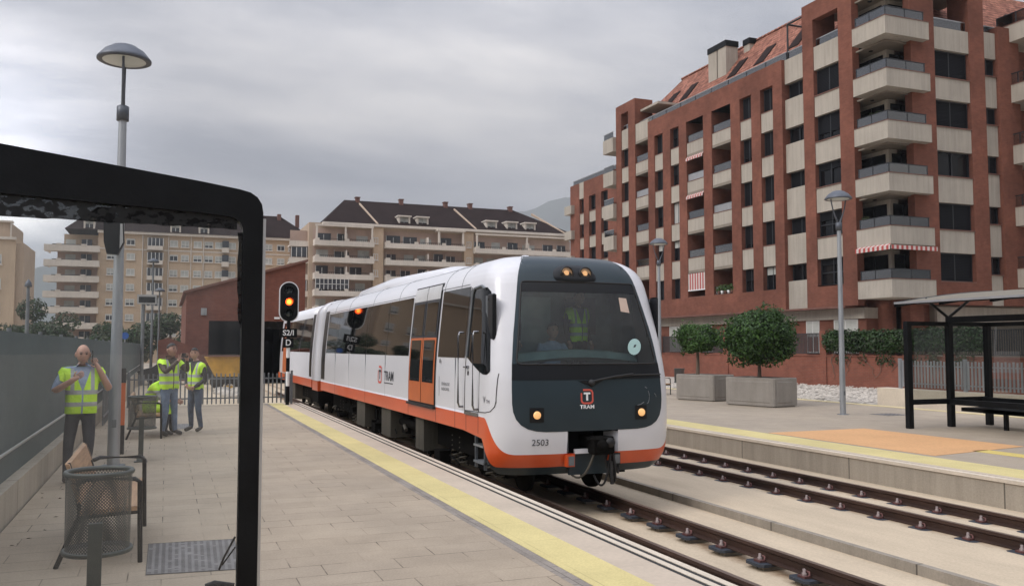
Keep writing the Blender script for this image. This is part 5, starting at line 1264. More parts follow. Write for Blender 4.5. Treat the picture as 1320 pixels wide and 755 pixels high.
person('man in grey shirt and hi vis vest sitting bent forward behind the bin', (-.34, 18.45, .0), R(75), dict(
    pelvis=(0, .02, .55), belly=(0, -.06, .69), chest=(0, -.20, .90), neck=(0, -.30, 1.02), skull=(0, -.38, 1.09), shL=(.18, -.20, .96), elL=(.21, -.36, .72), wrL=(.10, -.58, .66), paL=(.06, -.65, .65), shR=(-.18, -.20, .96), elR=(-.21, -.36, .72), wrR=(-.10, -.58, .66), paR=(-.06, -.65, .65),
    hiL=(.1, -.04, .52), knL=(.16, -.46, .52), anL=(.16, -.44, .085), toL=(.17, -.61, .04), hiR=(-.1, -.04, .52), knR=(-.16, -.46, .52), anR=(-.16, -.40, .085), toR=(-.17, -.57, .04)),
    dict(top=m_shirtgrey, fore=m_skin, leg=m_trous), .98, 1.05, 0, R(32), (m_hairdk, .0), vest_mat('vest_d', .70, .84, 0, (.4, .4, .4), False), grp=wk)
# driver and two men in the cab
t, W, Rz = person('driver in a light blue shirt sitting behind the windscreen of the train', (XC - .10, 12.45, .98), 0, dict(
    pelvis=(0, .05, .32), belly=(0, .04, .45), chest=(0, .0, .66), neck=(0, 0, .80), skull=(0, -.02, .88), shL=(.19, 0, .73), elL=(.26, -.12, .5), wrL=(.2, -.33, .55), paL=(.18, -.40, .56), shR=(-.19, 0, .73), elR=(-.26, -.12, .5), wrR=(-.2, -.33, .55), paR=(-.18, -.40, .56), hiL=(.09, -.02, .3), knL=(.12, -.32, .34), anL=(.12, -.3, .05), toL=(.12, -.4, .03), hiR=(-.09, -.02, .3), knR=(-.12, -.32, .34), anR=(-.12, -.3, .05), toR=(-.12, -.4, .03)),
    dict(top=m_shirtbl, leg=m_trous), 1.0, 1.0, 0, 0, (m_hairdk, .1))
person('worker in hi vis vest standing in the cab at the left of the windscreen', (XC - .88, 12.45, .95), R(-30), {}, dict(top=m_blackj, leg=m_trous), .93, 1.0, 0, 0, (m_hairdk, .1), vest_mat('vest_e', .95, 1.09, R(-30)))
person('worker in hi vis vest standing in the cab beside the driver', (XC + .42, 12.6, .95), R(15), {}, dict(top=m_blackj, leg=m_trous), .93, 1.0, 0, 0, (m_hairdk, .1), vest_mat('vest_f', .95, 1.09, R(15)))
# ------------------------------------------------------------------ red brick apartment block
K = .925
XF = lambda x, y, z: (x * K, y * K, 1.7 + (z - 1.7) * K)
AX, BY = 40.0, 40.07
apt = thing('apartment_block', 'large red brick apartment block with beige bands, loggias and corner balconies', 'apartment block', (38.5, 55, -.3))
def PA(d, u, v): return (AX + d, u, v)
def PB(d, u, v): return (u, BY + d, v)
def fbox(b, P, d0, d1, u0, u1, v0, v1, mat): p, q = P(d0, u0, v0), P(d1, u1, v1); b.box(p, q, mat)
wall = MB(); band = MB(); ceil = MB()
# core
wall.box((41.9, 42.0, -2), (62, 74.2, 21.9), m_brick)
wall.box((42.2, 41.6, -2), (62, 42.1, 21.9), m_brick)
# --- facade A
piersA = [(42.85, 44.07, 24.9), (46.45, 47.5, 24.9), (49.71, 50.73, 21.95), (52.14, 53.23, 21.95), (54.62, 55.8, 21.95), (58.33, 59.51, 21.95), (61.98, 63.15, 21.95), (64.5, 65.73, 21.95), (67.13, 68.25, 21.95), (70.58, 71.86, 24.8), (73.23, 74.27, 24.8)]
for u0, u1, top in piersA: fbox(wall, PA, 0, .55 if u0 < 43 else 1.9, u0, u1, 4.3, top, m_brick)
for u0, u1 in ((44.07, 46.45),): fbox(wall, PA, 0, .6, u0, u1, 23.66, 24.9, m_brick); fbox(wall, PA, 0, 1.9, u0, u1, 4.3, 5.72, m_brick)
for u0, u1 in ((50.73, 52.14), (53.23, 54.62), (55.8, 58.33), (59.51, 61.98), (63.15, 64.5), (65.73, 67.13)):
    fbox(wall, PA, .004, 1.9, u0, u1, 20.42, 21.946, m_brick); fbox(wall, PA, .004, 1.9, u0, u1, 4.304, 5.75, m_brick)
fbox(wall, PA, .004, .6, 71.86, 73.23, 23.9, 24.796, m_brick); fbox(wall, PA, .004, 1.9, 71.86, 73.23, 4.304, 5.75, m_brick); fbox(wall, PA, .004, 1.9, 68.25, 70.58, 4.304, 5.75, m_brick)
fbox(wall, PA, 1.2, 1.9, 47.5, 49.71, 4.3, 21.9, m_brick)
fbox(band, PA, -.03, 1.9, 44.0, 74.3, 4.18, 4.298, m_coping)
# --- facade B
for u0, u1, top in ((41.98, 43.9, 24.9), (46.85, 48.13, 24.9), (49.4, 51.2, 22.3)): fbox(wall, PB, 0, .55 if u0 < 43 else 1.6, u0, u1, 4.3, top, m_brick)
fbox(wall, PB, 0, .6, 43.9, 46.85, 23.8, 24.9, m_brick); fbox(wall, PB, .004, 1.6, 43.9, 46.85, 4.304, 5.67, m_brick); fbox(wall, PB, 1.1, 1.6, 48.13, 49.4, 4.3, 21.9, m_brick)
fbox(wall, PB, 1.2, 1.6, 51.2, 62, 4.3, 22.3, m_brick)
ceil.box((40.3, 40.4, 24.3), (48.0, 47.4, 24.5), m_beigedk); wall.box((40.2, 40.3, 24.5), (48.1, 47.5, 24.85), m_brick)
for o_, nm in ((wall, 'wall'), (ceil, 'ceiling')): o_.build(nm, apt, xf=XF)
rowsW = [(18.7, 20.42), (15.44, 17.24), (12.15, 13.99), (8.99, 10.71), (5.75, 7.46)]
rowsT = [(18.46, 20.2), (15.34, 17.04), (12.25, 13.82), (8.92, 10.58), (5.72, 7.48)]
rowsR = [(19.05, 20.19), (15.87, 17.0), (12.71, 13.86), (9.47, 10.6), (6.25, 7.4)]
rr = random.Random(12)
def window(P, u0, u1, v0, v1, dep, style, parent=apt, xf=XF, fm=None, dark=None):
    fm = fm or m_frame
    f = MB(); t_ = .07
    fbox(f, P, dep, dep + .08, u0, u0 + t_, v0, v1, fm); fbox(f, P, dep, dep + .08, u1 - t_, u1, v0, v1, fm); fbox(f, P, dep, dep + .08, u0 + t_, u1 - t_, v1 - t_, v1, fm); fbox(f, P, dep, dep + .08, u0 + t_, u1 - t_, v0, v0 + t_, fm)
    um = (u0 + u1) / 2; fbox(f, P, dep, dep + .07, um - .04, um + .04, v0 + t_, v1 - t_, fm)
    if (v1 - v0) > 1.6 and (u1 - u0) > 2: fbox(f, P, dep + .01, dep + .06, u0 + t_, u1 - t_, v0 + (v1 - v0) * .45, v0 + (v1 - v0) * .45 + .08, fm)
    fbox(f, P, dep - .3, dep, u0, u1, v0 - .06, v0, m_coping)
    fo = f.build('window', parent, xf=xf)
    g = MB(); fbox(g, P, dep + .09, dep + .11, u0, u1, v0, v1, dark or m_win); g.build('pane', fo, xf=xf)
    if style:
        kind, frac = style; g = MB(); fbox(g, P, dep + .005, dep + .03, u0 + .02, u1 - .02, v1 - (v1 - v0) * frac, v1 - .01, {'b': m_blind, 'w': m_blindw, 'c': m_curtain}[kind]); g.build('blind', fo, xf=xf)
    return fo
def spandrels(P, u0, u1, rows, top, low, dep, b):
    e = [top] + [v for r in sorted(rows, reverse=True) for v in (r[1], r[0])]
    for i in range(0, len(e) - 1, 2):
        if e[i] - e[i + 1] > .05: q_ = MB(); fbox(q_, P, dep, dep + .4, u0, u1, e[i + 1], e[i], m_beige); q_.build('beige_panel', apt, xf=XF)
    if sorted(rows)[0][0] - low > .05: q_ = MB(); fbox(q_, P, dep, dep + .4, u0, u1, low, sorted(rows)[0][0], m_beige); q_.build('beige_panel', apt, xf=XF)
stT = [('b', .99), ('b', .72), ('b', .3), ('b', .35), ('b', .25)]
for (v0, v1), st in zip(rowsT, stT): window(PA, 44.07, 46.45, v0, v1, .30, st)
spandrels(PA, 44.07, 46.45, rowsT, 21.79, 5.72, .06, band)
stR = [('b', .99), ('c', .0), ('b', .99), ('b', .99), ('b', .1)]
for (v0, v1), st in zip(rowsR, stR): window(PA, 47.6, 49.65, v0, v1, .62, st if st[1] else None)
spandrels(PA, 47.5, 49.71, rowsR, 21.92, 4.3, .28, band)
for u0, u1, seed in ((50.73, 52.14, 1), (53.23, 54.62, 2), (63.15, 64.5, 3), (65.73, 67.13, 4), (71.86, 73.23, 5)):
    q = random.Random(seed * 7)
    for i, (v0, v1) in enumerate(rowsW): window(PA, u0, u1, v0, v1, .34, (('b', q.choice((.97, .97, .8, .5))) if q.random() < .75 else (('w', .35) if q.random() < .35 else (('c', .96) if q.random() < .5 else None))))
    spandrels(PA, u0, u1, rowsW, 20.42 if u0 < 71 else 22.3, 5.75, .07, band)
# loggias
lrows = [(18.6, 20.42), (15.36, 17.45), (12.2, 14.25), (8.98, 10.98), (5.75, 7.75)]
back = MB()
for u0, u1 in ((55.8, 58.33), (59.51, 61.98), (68.25, 70.58)):
    fbox(back, PA, 1.86, 1.95, u0, u1, 5.75, 20.42, m_brick)
    for v0, v1 in lrows:
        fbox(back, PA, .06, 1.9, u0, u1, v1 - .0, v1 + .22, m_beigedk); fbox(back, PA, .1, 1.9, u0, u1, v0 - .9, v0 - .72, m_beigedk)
    for i, (v0, v1) in enumerate(lrows):
        low = lrows[i + 1][1] if i < 4 else v0
        bb = MB()
        if i < 4: fbox(bb, PA, .07, .22, u0, u1, low, v0, m_beige)
        fbox(bb, PA, .05, .25, u0, u1, v0, v0 + .05, m_coping)
        bo = bb.build('balcony', apt, xf=XF)
        if i < 4 or u0 < 56:
            g = MB(); fbox(g, PA, .12, .14, u0 + .05, u1 - .05, v0 + .08, v0 + .62, m_railglass if (i + int(u0)) % 3 else m_alu)
            fbox(g, PA, .10, .16, u0, u1, v0 + .62, v0 + .67, m_frame); g.build('railing', bo, xf=XF)
        window(PA, u0 + .3, u1 - .5, v0 - .7, v1 - .15, 1.70, ('b', .5) if i % 2 else None)
    if u0 > 68: q_ = MB(); fbox(q_, PA, .07, .3, 68.25, 70.58, 20.6, 22.3, m_beige); q_.build('beige_panel', apt, xf=XF)
for i in (1, 2):   # small striped awnings, and one lowered all the way
    g = MB(); v1 = lrows[i][1]; g.quad([PA(.05, 59.51, v1), PA(.05, 61.98, v1), PA(-.10, 61.98, v1 - .16), PA(-.10, 59.51, v1 - .16)], m_awn); g.quad([PA(-.10, 59.51, v1 - .16), PA(-.10, 61.98, v1 - .16), PA(-.10, 61.98, v1 - .36), PA(-.10, 59.51, v1 - .36)], m_awn); g.build('awning', apt, xf=XF)
g = MB(); fbox(g, PA, .02, .05, 59.55, 61.94, 6.35, 7.7, m_awn); fbox(g, PA, 0, .07, 59.5, 61.98, 6.28, 6.36, m_txtwhite); g.build('awning', apt, xf=XF)
back.build('loggia', apt, xf=XF)
# flower pots on the lowest loggia
for k in range(5):
    b = MB(); u = 56.0 + k * .42; b.lathe([(0, 5.8), (.09, 5.8), (.12, 6.05), (0, 6.05)], PA(.05, u, 0)[:2] + (0,), m_txtwhite if k % 2 else m_coping, 10); leaf_cloud(b, PA(.05, u, 6.25), (.25, .28, .3), 45, .09, m_leafB, rr); tag(b.build('potted_plant', xf=XF), ('white' if k % 2 else 'red clay') + ' flower pot, %s from the right on the lowest loggia of the brick block' % ('first', 'second', 'third', 'fourth', 'fifth')[k], 'potted plant', 'potted plants on the lowest loggia')
# facade B windows
for (v0, v1), st in zip(rowsT, [('b', .98), ('b', .98), None, ('b', .97), ('b', .98)]): window(PB, 43.9, 46.85, v0, v1, .30, st)
spandrels(PB, 43.9, 46.85, rowsT, 21.6, 5.72, .06, band)
for (v0, v1), st in zip(rowsR, [('b', .98), ('b', .98), ('b', .98), None, None]): window(PB, 48.13, 49.4, v0, v1, .45, st)
spandrels(PB, 48.13, 49.4, rowsR, 21.9, 4.3, .25, band)
# glazed railings on parapets
def rail_glass(P, u0, u1, v0, v1, dep, name='parapet_railing'):
    g = MB(); fbox(g, P, dep, dep + .02, u0, u1, v0, v1 - .05, m_railglass); fbox(g, P, dep - .02, dep + .04, u0, u1, v1 - .05, v1, m_alu)
    u = u0
    while u < u1 + .01: fbox(g, P, dep - .02, dep + .04, u - .03, u + .03, v0, v1 - .05, m_frame); u += (u1 - u0) / max(1, round((u1 - u0) / 2.4))
    g.build(name, apt, xf=XF)
rail_glass(PA, 49.75, 70.5, 21.96, 22.6, .5); rail_glass(PA, 44.07, 46.45, 21.8, 22.4, .3); rail_glass(PA, 47.5, 49.7, 21.93, 22.6, .6); rail_glass(PB, 43.9, 46.85, 21.6, 22.3, .3); rail_glass(PB, 48.13, 51.2, 21.9, 22.5, .6); rail_glass(PA, 71.86, 73.23, 22.3, 22.8, .3)
# corner balconies
for k, top in enumerate((21.5, 18.3, 15.15, 12.0, 8.85, 5.7)):
    b = MB(); h = 1.08
    b.box((39.5, 39.57, top - h), (42.95, 42.3, top - h + .12), m_beige)
    b.box((39.5, 39.57, top - h + .12), (39.65, 42.3, top), m_beige); b.box((39.65, 39.57, top - h + .12), (42.95, 39.72, top), m_beige)
    b.box((39.47, 39.54, top), (39.70, 42.3, top + .04), m_coping); b.box((39.70, 39.54, top), (42.95, 39.75, top + .04), m_coping)
    bo = b.build('balcony', apt, xf=XF)
    g = MB(); hh = .62
    gm = m_railglass if k < 4 else m_railglass
    g.box((39.56, 39.66, top + .06), (39.58, 42.1, top + hh - .05), gm); g.box((39.6, 39.63, top + .06), (42.6, 39.65, top + hh - .05), gm)
    g.box((39.54, 39.6, top + hh - .05), (39.60, 42.1, top + hh), m_frame); g.box((39.60, 39.6, top + hh - .05), (42.6, 39.67, top + hh), m_frame)
    for p_ in ((39.57, 39.64), (39.57, 42.05), (42.55, 39.64), (39.57, 40.9), (41.1, 39.64)): g.box((p_[0] - .025, p_[1] - .025, top + .04), (p_[0] + .025, p_[1] + .025, top + hh), m_frame)
    g.build('railing', bo, xf=XF)
    b = MB(); b.box((41.55, 41.6, top - h + .12), (43.5, 44, top + 2.1), m_beige); b.box((40.3, 40.4, top + 2.0), (43.4, 43.9, top + 2.1), m_beigedk)
    b.lathe([(0, top + 1.93), (.12, top + 1.95), (.14, top + 1.99)], (40.9, 42.2, 0), m_black, 10); lo = b.build('loggia', apt, xf=XF)
    for P_, u0, u1 in ((lambda d, u, v: (41.5 + d, u, v), 41.85, 43.9), (lambda d, u, v: (u, 41.55 + d, v), 41.75, 43.3)):
        g = MB(); fbox(g, P_, 0, .03, u0, u1, top - h + .12, top + 1.72, m_win); fbox(g, P_, -.02, .0, (u0 + u1) / 2 - .03, (u0 + u1) / 2 + .03, top - h + .1, top + 1.72, m_frame); g.build('balcony_door', lo, xf=XF)
g = MB(); top = 8.85 - 1.08
g.quad([(39.5, 39.6, top), (39.5, 42.2, top), (39.25, 42.2, top - .12), (39.25, 39.4, top - .12)], m_awn); g.quad([(39.25, 39.4, top - .12), (39.25, 42.2, top - .12), (39.25, 42.2, top - .36), (39.25, 39.4, top - .36)], m_awn); g.build('awning', apt, xf=XF)
m_awnx = stripe_mat('striped_awning_b', 0, .17, (.42, .07, .06), (.6, .55, .52))
g = MB(); g.quad([(39.3, 39.35, top - .1), (42.9, 39.35, top - .1), (42.9, 39.35, top - .34), (39.3, 39.35, top - .34)], m_awnx); g.build('awning', apt, xf=XF)
for top, u in ((15.15, 41.0), (8.85, 41.9)):
    b = MB(); leaf_cloud(b, (39.95, u, top + .35), (.35, .8 if top > 10 else .4, .55), 150, .13, m_leafC, rr); tag(b.build('balcony_plant', xf=XF), 'green plant behind the corner balcony railing, %s' % ('upper one' if top > 10 else 'lower one in a tall pot'), 'plant')
# wing balconies at the right edge of the picture
for k, (t0, b0) in enumerate(((22.5, 21.39), (18.55, 17.4), (14.6, 13.4), (10.6, 9.4), (6.65, 5.45))):
    b = MB(); b.box((50.4, 36.6, b0), (56, 41.2, b0 + .14), m_beige); b.box((50.4, 36.6, b0 + .14), (50.55, 41.2, t0), m_beige); b.box((50.55, 36.6, b0 + .14), (56, 36.75, t0), m_beige); b.box((50.37, 36.57, t0), (50.58, 41.2, t0 + .05), m_coping)
    bo = b.build('balcony', apt, xf=XF)
    g = MB(); g.box((50.46, 36.7, t0 + .05), (50.48, 41, t0 + .72), m_railglass); g.box((50.44, 36.7, t0 + .72), (50.5, 41, t0 + .78), m_frame)
    for y in (36.8, 38.2, 39.6, 41): g.box((50.44, y - .03, t0 + .05), (50.5, y + .03, t0 + .72), m_frame)
    g.build('railing', bo, xf=XF)
    window(lambda d, u, v: (u, 41.2 + d, v), 51.5, 55, b0 + .2, b0 + 2.4, -.05, None)
# balconies of the left end and set-back wing
for top in (21.9, 18.65, 15.43, 12.38, 9.2):
    b = MB(); b.box((39.65, 74.27, top - 1.35), (42, 76.3, top), m_beige); bo = b.build('balcony', apt, xf=XF)
    g = MB(); g.box((39.71, 74.3, top), (39.73, 76.2, top + .55), m_railglass); g.box((39.69, 74.3, top + .55), (39.75, 76.25, top + .6), m_alu); g.box((39.71, 76.2, top), (42, 76.22, top + .55), m_railglass); g.build('railing', bo, xf=XF)
wb = MB(); wb.box((41.5, 74.2, -2), (60, 76.3, 22), m_brick)
K2 = 1.2
XF2 = lambda x, y, z: (x * K * K2, y * K * K2, 1.7 + (z - 1.7) * K * K2)
wb.build('wall', apt, xf=XF)
wb = MB()
for u0, u1 in ((82.4, 84.64), (80.2, 81.4), (77.5, 78.7), (74.3, 76.05)): fbox(wb, PA, 0, 1, u0, u1, 1, 18.85, m_brick)
rw = [(15.63, 17.15), (13.05, 14.47), (10.45, 11.85), (7.85, 9.25)]
for u0, u1 in ((81.4, 82.4), (78.7, 80.2), (76.05, 77.5)):
    fbox(wb, PA, .004, 1, u0, u1, 17.15, 18.846, m_brick if u0 < 81 else m_beige)
    for (v0, v1) in rw: window(PA, u0, u1, v0, v1, .3, ('b', .8), xf=XF2)
    for a_, c_ in zip([r[0] for r in rw], [r[1] for r in rw[1:]] + [1]): fbox(wb, PA, .07, .5, u0, u1, c_, a_, m_beige)
wb.box((40.9, 74.3, 1), (60, 84.6, 18.7), m_brick); wb.build('wall', apt, xf=XF2)
g = MB(); g.box((40.3, 74.5, 18.9), (40.32, 84.5, 19.35), m_railglass); g.box((40.28, 74.5, 19.35), (40.34, 84.5, 19.42), m_alu); g.build('parapet_railing', apt, xf=XF2)
for v in (17.2, 14.5, 11.8, 9.2):
    b = MB(); b.box((39.6, 83.6, v - 1.4), (41, 85.3, v - .5), m_beige); b.build('balcony', apt, xf=XF2)
# ground floor: set back band, white shutters, brick piers
b = MB(); fbox(b, PA, .8, 1.9, 43.2, 74.2, 3.5, 4.18, m_beige); fbox(b, PA, .95, 1.9, 43.2, 74.2, -2, 3.5, m_brick); b.build('ground_floor', apt, xf=XF)
for i, (u0, u1) in enumerate(((43.9, 46.05), (47.45, 48.75), (52, 53.6), (56, 57.6), (60, 61.6), (64.3, 66.4), (69, 70.4))): window(PA, u0, u1, 1.3, 3.48, .9, ('w', .5 if i == 1 else .97), fm=m_framew, dark=m_curtain)
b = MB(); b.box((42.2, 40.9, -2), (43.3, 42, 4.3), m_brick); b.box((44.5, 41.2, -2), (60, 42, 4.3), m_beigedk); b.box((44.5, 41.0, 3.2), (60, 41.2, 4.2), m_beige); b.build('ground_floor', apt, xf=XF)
# tiled roof
b = MB(); e = 22.3
b.quad([(41.6, 41.6, e), (41.6, 76, e), (46, 71.5, 27.6), (46, 46, 27.6)], m_rooftile); b.quad([(41.6, 76, e), (64, 76, e), (60, 71.5, 27.6), (46, 71.5, 27.6)], m_rooftile)
b.quad([(46, 46, 27.6), (46, 71.5, 27.6), (60, 71.5, 27.6), (60, 46, 27.6)], m_rooftile); rf = b.build('roof', apt, xf=XF)
m_rooftile_b = tile_mat('terracotta_tiles_b', 0)
b = MB(); b.quad([(41.6, 41.6, e), (46, 46, 27.6), (60, 46, 27.6), (64, 41.6, e)], m_rooftile_b); b.build('roof', apt, xf=XF)
b = MB()   # ridge tiles break the outline
for y in lin(46, 71.5, 60): b.tube([(46, y, 27.6), (46, y + .36, 27.64)], .14, m_rooftile, 6)
b.build('ridge_tiles', rf, xf=XF)
for y in (51.5, 55.6, 59.2, 66.5, 69.5):
    b = MB(); z0, z1 = 24.0, 25.6; x0, x1 = 41.6 + (z0 - e) * .83, 41.6 + (z1 - e) * .83
    b.add([(x0 - .05, y, z0 + .05), (x0 - .05, y + 1.2, z0 + .05), (x1 - .05, y + 1.2, z1 + .05), (x1 - .05, y, z1 + .05), (x0, y, z0 - .1), (x0, y + 1.2, z0 - .1), (x1, y + 1.2, z1 - .1), (x1, y, z1 - .1)], [(0, 1, 2, 3), (0, 1, 5, 4), (1, 2, 6, 5), (2, 3, 7, 6), (3, 0, 4, 7)], m_roofdark); b.build('skylight', rf, xf=XF)
for y0, y1, x0, zt in ((61.3, 62.5, 43.6, 27.7), (62.65, 63.9, 43.6, 27.7), (60.2, 61.0, 45.2, 27.75)):
    b = MB(); b.box((x0, y0, 23.2), (x0 + 1.2, y1, zt - .5), m_beige); b.box((x0 - .06, y0 - .06, zt - .5), (x0 + 1.26, y1 + .06, zt), m_black); b.build('chimney', rf, xf=XF)
b = MB()
for p_ in (((41, 50.2, 21.9), (41, 50.2, 24.8)), ((41, 50.2, 24.8), (41, 47.5, 24.8)), ((43.5, 50.2, 24.8), (43.5, 47.5, 24.8)), ((41, 50.2, 24.8), (43.5, 50.2, 24.8))): b.tube(p_, .07, m_frame, 6)
b.build('pergola', apt, xf=XF)
b = MB(); b.box((40.6, 67.4, 23.55), (43, 70.56, 23.75), m_beige); b.build('canopy', apt, xf=XF)
band.build('coping', apt, xf=XF)
# ------------------------------------------------------------------ buildings far behind
def far_window(parent, proto, x, y, z):
    c = proto.copy(); COL.objects.link(c); c.parent = parent; c.location = Vector((x, y, z)) - parent.location
    for ch in [o for o in COL.objects if o.parent == proto]:
        d = ch.copy(); COL.objects.link(d); d.parent = c
    return c
def win_proto(parent, x, y, z, w, h, shut, fm=m_framew):
    """shuttered window facing -y, origin at its centre"""
    b = MB(); t_ = .09
    for a in ((x - w / 2, z - h / 2, x + w / 2, z - h / 2 + t_), (x - w / 2, z + h / 2 - t_, x + w / 2, z + h / 2), (x - w / 2, z - h / 2 + t_, x - w / 2 + t_, z + h / 2 - t_), (x + w / 2 - t_, z - h / 2 + t_, x + w / 2, z + h / 2 - t_), (x - .04, z - h / 2 + t_, x + .04, z + h / 2 - t_)): b.box((a[0], y - .03, a[1]), (a[2], y + .06, a[3]), fm)
    b.box((x - w / 2 - .1, y - .12, z - h / 2 - .12), (x + w / 2 + .1, y + .05, z - h / 2), m_aptlight)
    if shut: b.box((x - w / 2 + .05, y - .02, z + h / 2 - h * shut), (x + w / 2 - .05, y + .03, z + h / 2 - .03), m_blindw)
    o = b.build('window', parent, origin=(x, y, z))
    g = MB(); g.box((x - w / 2 + .02, y + .04, z - h / 2 + .02), (x + w / 2 - .02, y + .05, z + h / 2 - .02), m_aptglass); g.build('pane', o)
    return o
def hip_roof(b, x0, x1, y0, y1, ze, zr, rin, mat, rinl=None):
    rl = rin if rinl is None else rinl
    ym = y0 + (y1 - y0) * .5
    P = [(x0, y0, ze), (x1, y0, ze), (x1, y1, ze), (x0, y1, ze), (x0 + rl, ym, zr), (x1 - rin, ym, zr)]
    b.add(P, [(0, 1, 5, 4), (1, 2, 5), (2, 3, 4, 5), (3, 0, 4), (3, 2, 1, 0)], mat)
def dormer(parent, x, y, z, w=1.9, h=1.7):
    b = MB(); b.box((x - w / 2, y, z), (x - w / 2 + .25, y + 2.4, z + h), m_aptlight); b.box((x + w / 2 - .25, y, z), (x + w / 2, y + 2.4, z + h), m_aptlight); b.box((x - w / 2 - .15, y - .2, z + h), (x + w / 2 + .15, y + 2.4, z + h + .22), m_aptlight)
    b.box((x - w / 2 + .25, y + .3, z), (x + w / 2 - .25, y + .4, z + h), m_aptglass); b.box((x - .05, y + .24, z), (x + .05, y + .3, z + h), m_framew); b.box((x - w / 2 + .25, y + .24, z + h * .55), (x + w / 2 - .25, y + .3, z + h), m_blindw); b.build('dormer', parent)
def terrace(parent, x0, x1, y, zt, hp, depth, seed, glazed=None, pergola=False):
    """balcony with solid parapet, rail, dividing walls, and doors behind"""
    rr = random.Random(seed)
    b = MB(); b.box((x0, y - depth, zt - hp), (x1, y, zt - hp + .22), m_aptlight); b.box((x0, y - depth, zt - hp + .22), (x1, y - depth + .18, zt - .28), m_aptlight)
    for x in (x0, x1 - .18): b.box((x, y - depth + .18, zt - hp + .22), (x + .18, y, zt - .1), m_aptlight)
    for k in range(int((x1 - x0) / 4.5) + 1):
        xx = min(x1 - .7, x0 + .1 + k * 4.5); b.box((xx, y - depth - .02, zt - .28), (xx + .6, y - depth + .2, zt + .06), m_aptlight)
    xm = x0 + (x1 - x0) * .52; b.box((xm, y - depth + .2, zt - .28), (xm + .2, y, zt + .9), m_aptlight)
    o = b.build('balcony', parent)
    b = MB(); b.box((x0 + .2, y - depth + .05, zt - .02), (x1 - .2, y - depth + .1, zt + .04), m_railing); x = x0 + .3
    while x < x1 - .2: b.box((x, y - depth + .06, zt - .28), (x + .05, y - depth + .09, zt - .02), m_railing); x += .32
    b.build('railing', o)
    b = MB(); b.box((x0, y - .02, zt - hp + .22), (x1, y + .02, zt + 1.75), m_aptpink); x = x0 + .5
    while x < x1 - 1.5:
        w = rr.choice((1.5, 1.8, 2.2)); m_ = rr.choice((m_aptglass, m_aptglass, m_blindw)); b.box((x, y - .08, zt - hp + .25), (x + w, y - .03, zt + rr.choice((.8, 1.0, 1.1))), m_)
        if m_ is m_aptglass: b.box((x + w / 2 - .05, y - .12, zt - hp + .25), (x + w / 2 + .05, y - .081, zt + .8), m_framew); b.box((x - .08, y - .10, zt - hp + .25), (x, y - .03, zt + 1.1), m_framew)
        x += w + rr.uniform(.5, 1.6)
    b.build('terrace_wall', o)
    if glazed:
        g = MB(); gx0, gx1 = glazed; g.box((gx0, y - depth + .04, zt + .05), (gx1, y - depth + .08, zt + 1.65), m_aptglass); x = gx0
        while x <= gx1 + .01: g.box((x - .05, y - depth - .02, zt - .1), (x + .05, y - depth + .03, zt + 1.7), m_framew); x += .62
        g.box((gx0, y - depth - .02, zt + .7), (gx1, y - depth + .03, zt + .78), m_framew); g.build('glazing', o)
    if pergola:
        g = MB()
        for x in (x0 + .2, (x0 + x1) / 2, x1 - .45): g.box((x, y - depth + .1, zt), (x + .25, y - depth + .35, zt + 1.9), m_aptlight)
        g.box((x0 + .1, y - depth + .05, zt + 1.9), (x1 - .1, y - depth + .4, zt + 2.15), m_aptlight); g.build('pergola', o)
    return o
YC = 135.0
cb = thing('apartment_building', 'tan apartment building with dark hipped roof and long cream balconies behind the train', 'apartment building', (40, YC, -.8))
b = MB(); b.box((19.8, YC, -.8), (63.5, YC + 14, 20.7), m_aptwall); b.build('wall', cb)
b = MB(); hip_roof(b, 21.8, 63.9, YC - 1.2, YC + 15, 20.75, 25.6, 8.0, m_roofdark, 4.6); b.build('roof', cb)
b = MB(); b.box((21.7, YC - 1.3, 20.35), (64, YC, 20.74), m_aptlight)
for x, w in ((30.4, .4), (45.2, .4)): pass
b.build('eaves', cb)
fl = [17.95, 15.4, 12.85, 10.3, 7.75, 5.2]
for k, z in enumerate(fl):
    terrace(cb, 20.4, 29.5, YC, z + .15, 1.05, 1.9, 10 + k, (20.6, 25.6) if k == 3 else None, pergola=(k == 0))
    terrace(cb, 31.3, 44.3, YC, z + (.05 if k else .15), 1.05, 1.9, 30 + k, None, pergola=False)
    terrace(cb, 45.9, 63.7, YC, z + (-.25 if k else -.1), 1.05, 2.2, 50 + k, None, pergola=(k == 0))
b = MB(); b.box((39.8, YC - 1.8, 17.9), (40.1, YC - 1.5, 20.1), m_aptlight); b.box((43.8, YC - 1.8, 17.9), (44.1, YC - 1.5, 20.1), m_aptlight); b.box((39.6, YC - 2, 20.1), (44.3, YC, 20.4), m_aptlight); b.build('pergola', cb)
for x in (29.55, 44.4): b = MB(); b.box((x, YC - .9, -.8), (x + 1.6, YC - .01, 20.3), m_aptwall2); b.build('pier', cb)
for z in [q + .25 for q in fl]:
    wp = win_proto(cb, 29.9, YC - .93, z, .8, 1.0, 0); win_proto(cb, 45.2, YC - .93, z, .8, 1.0, 0)
for x in (34.6, 37.6, 49.3, 52.9, 56.2): dormer(cb, x, YC - .4, 20.55)
for x, zt in ((28.2, 26.0), (35.5, 26.1), (43.2, 26.1), (47.6, 26.1), (55.0, 26.0)):
    b = MB(); b.box((x, YC + 6.2, 24), (x + .6, YC + 7.2, zt), m_coping); b.box((x - .1, YC + 6.1, zt), (x + .7, YC + 7.3, zt + .12), m_coping); b.build('chimney', cb)
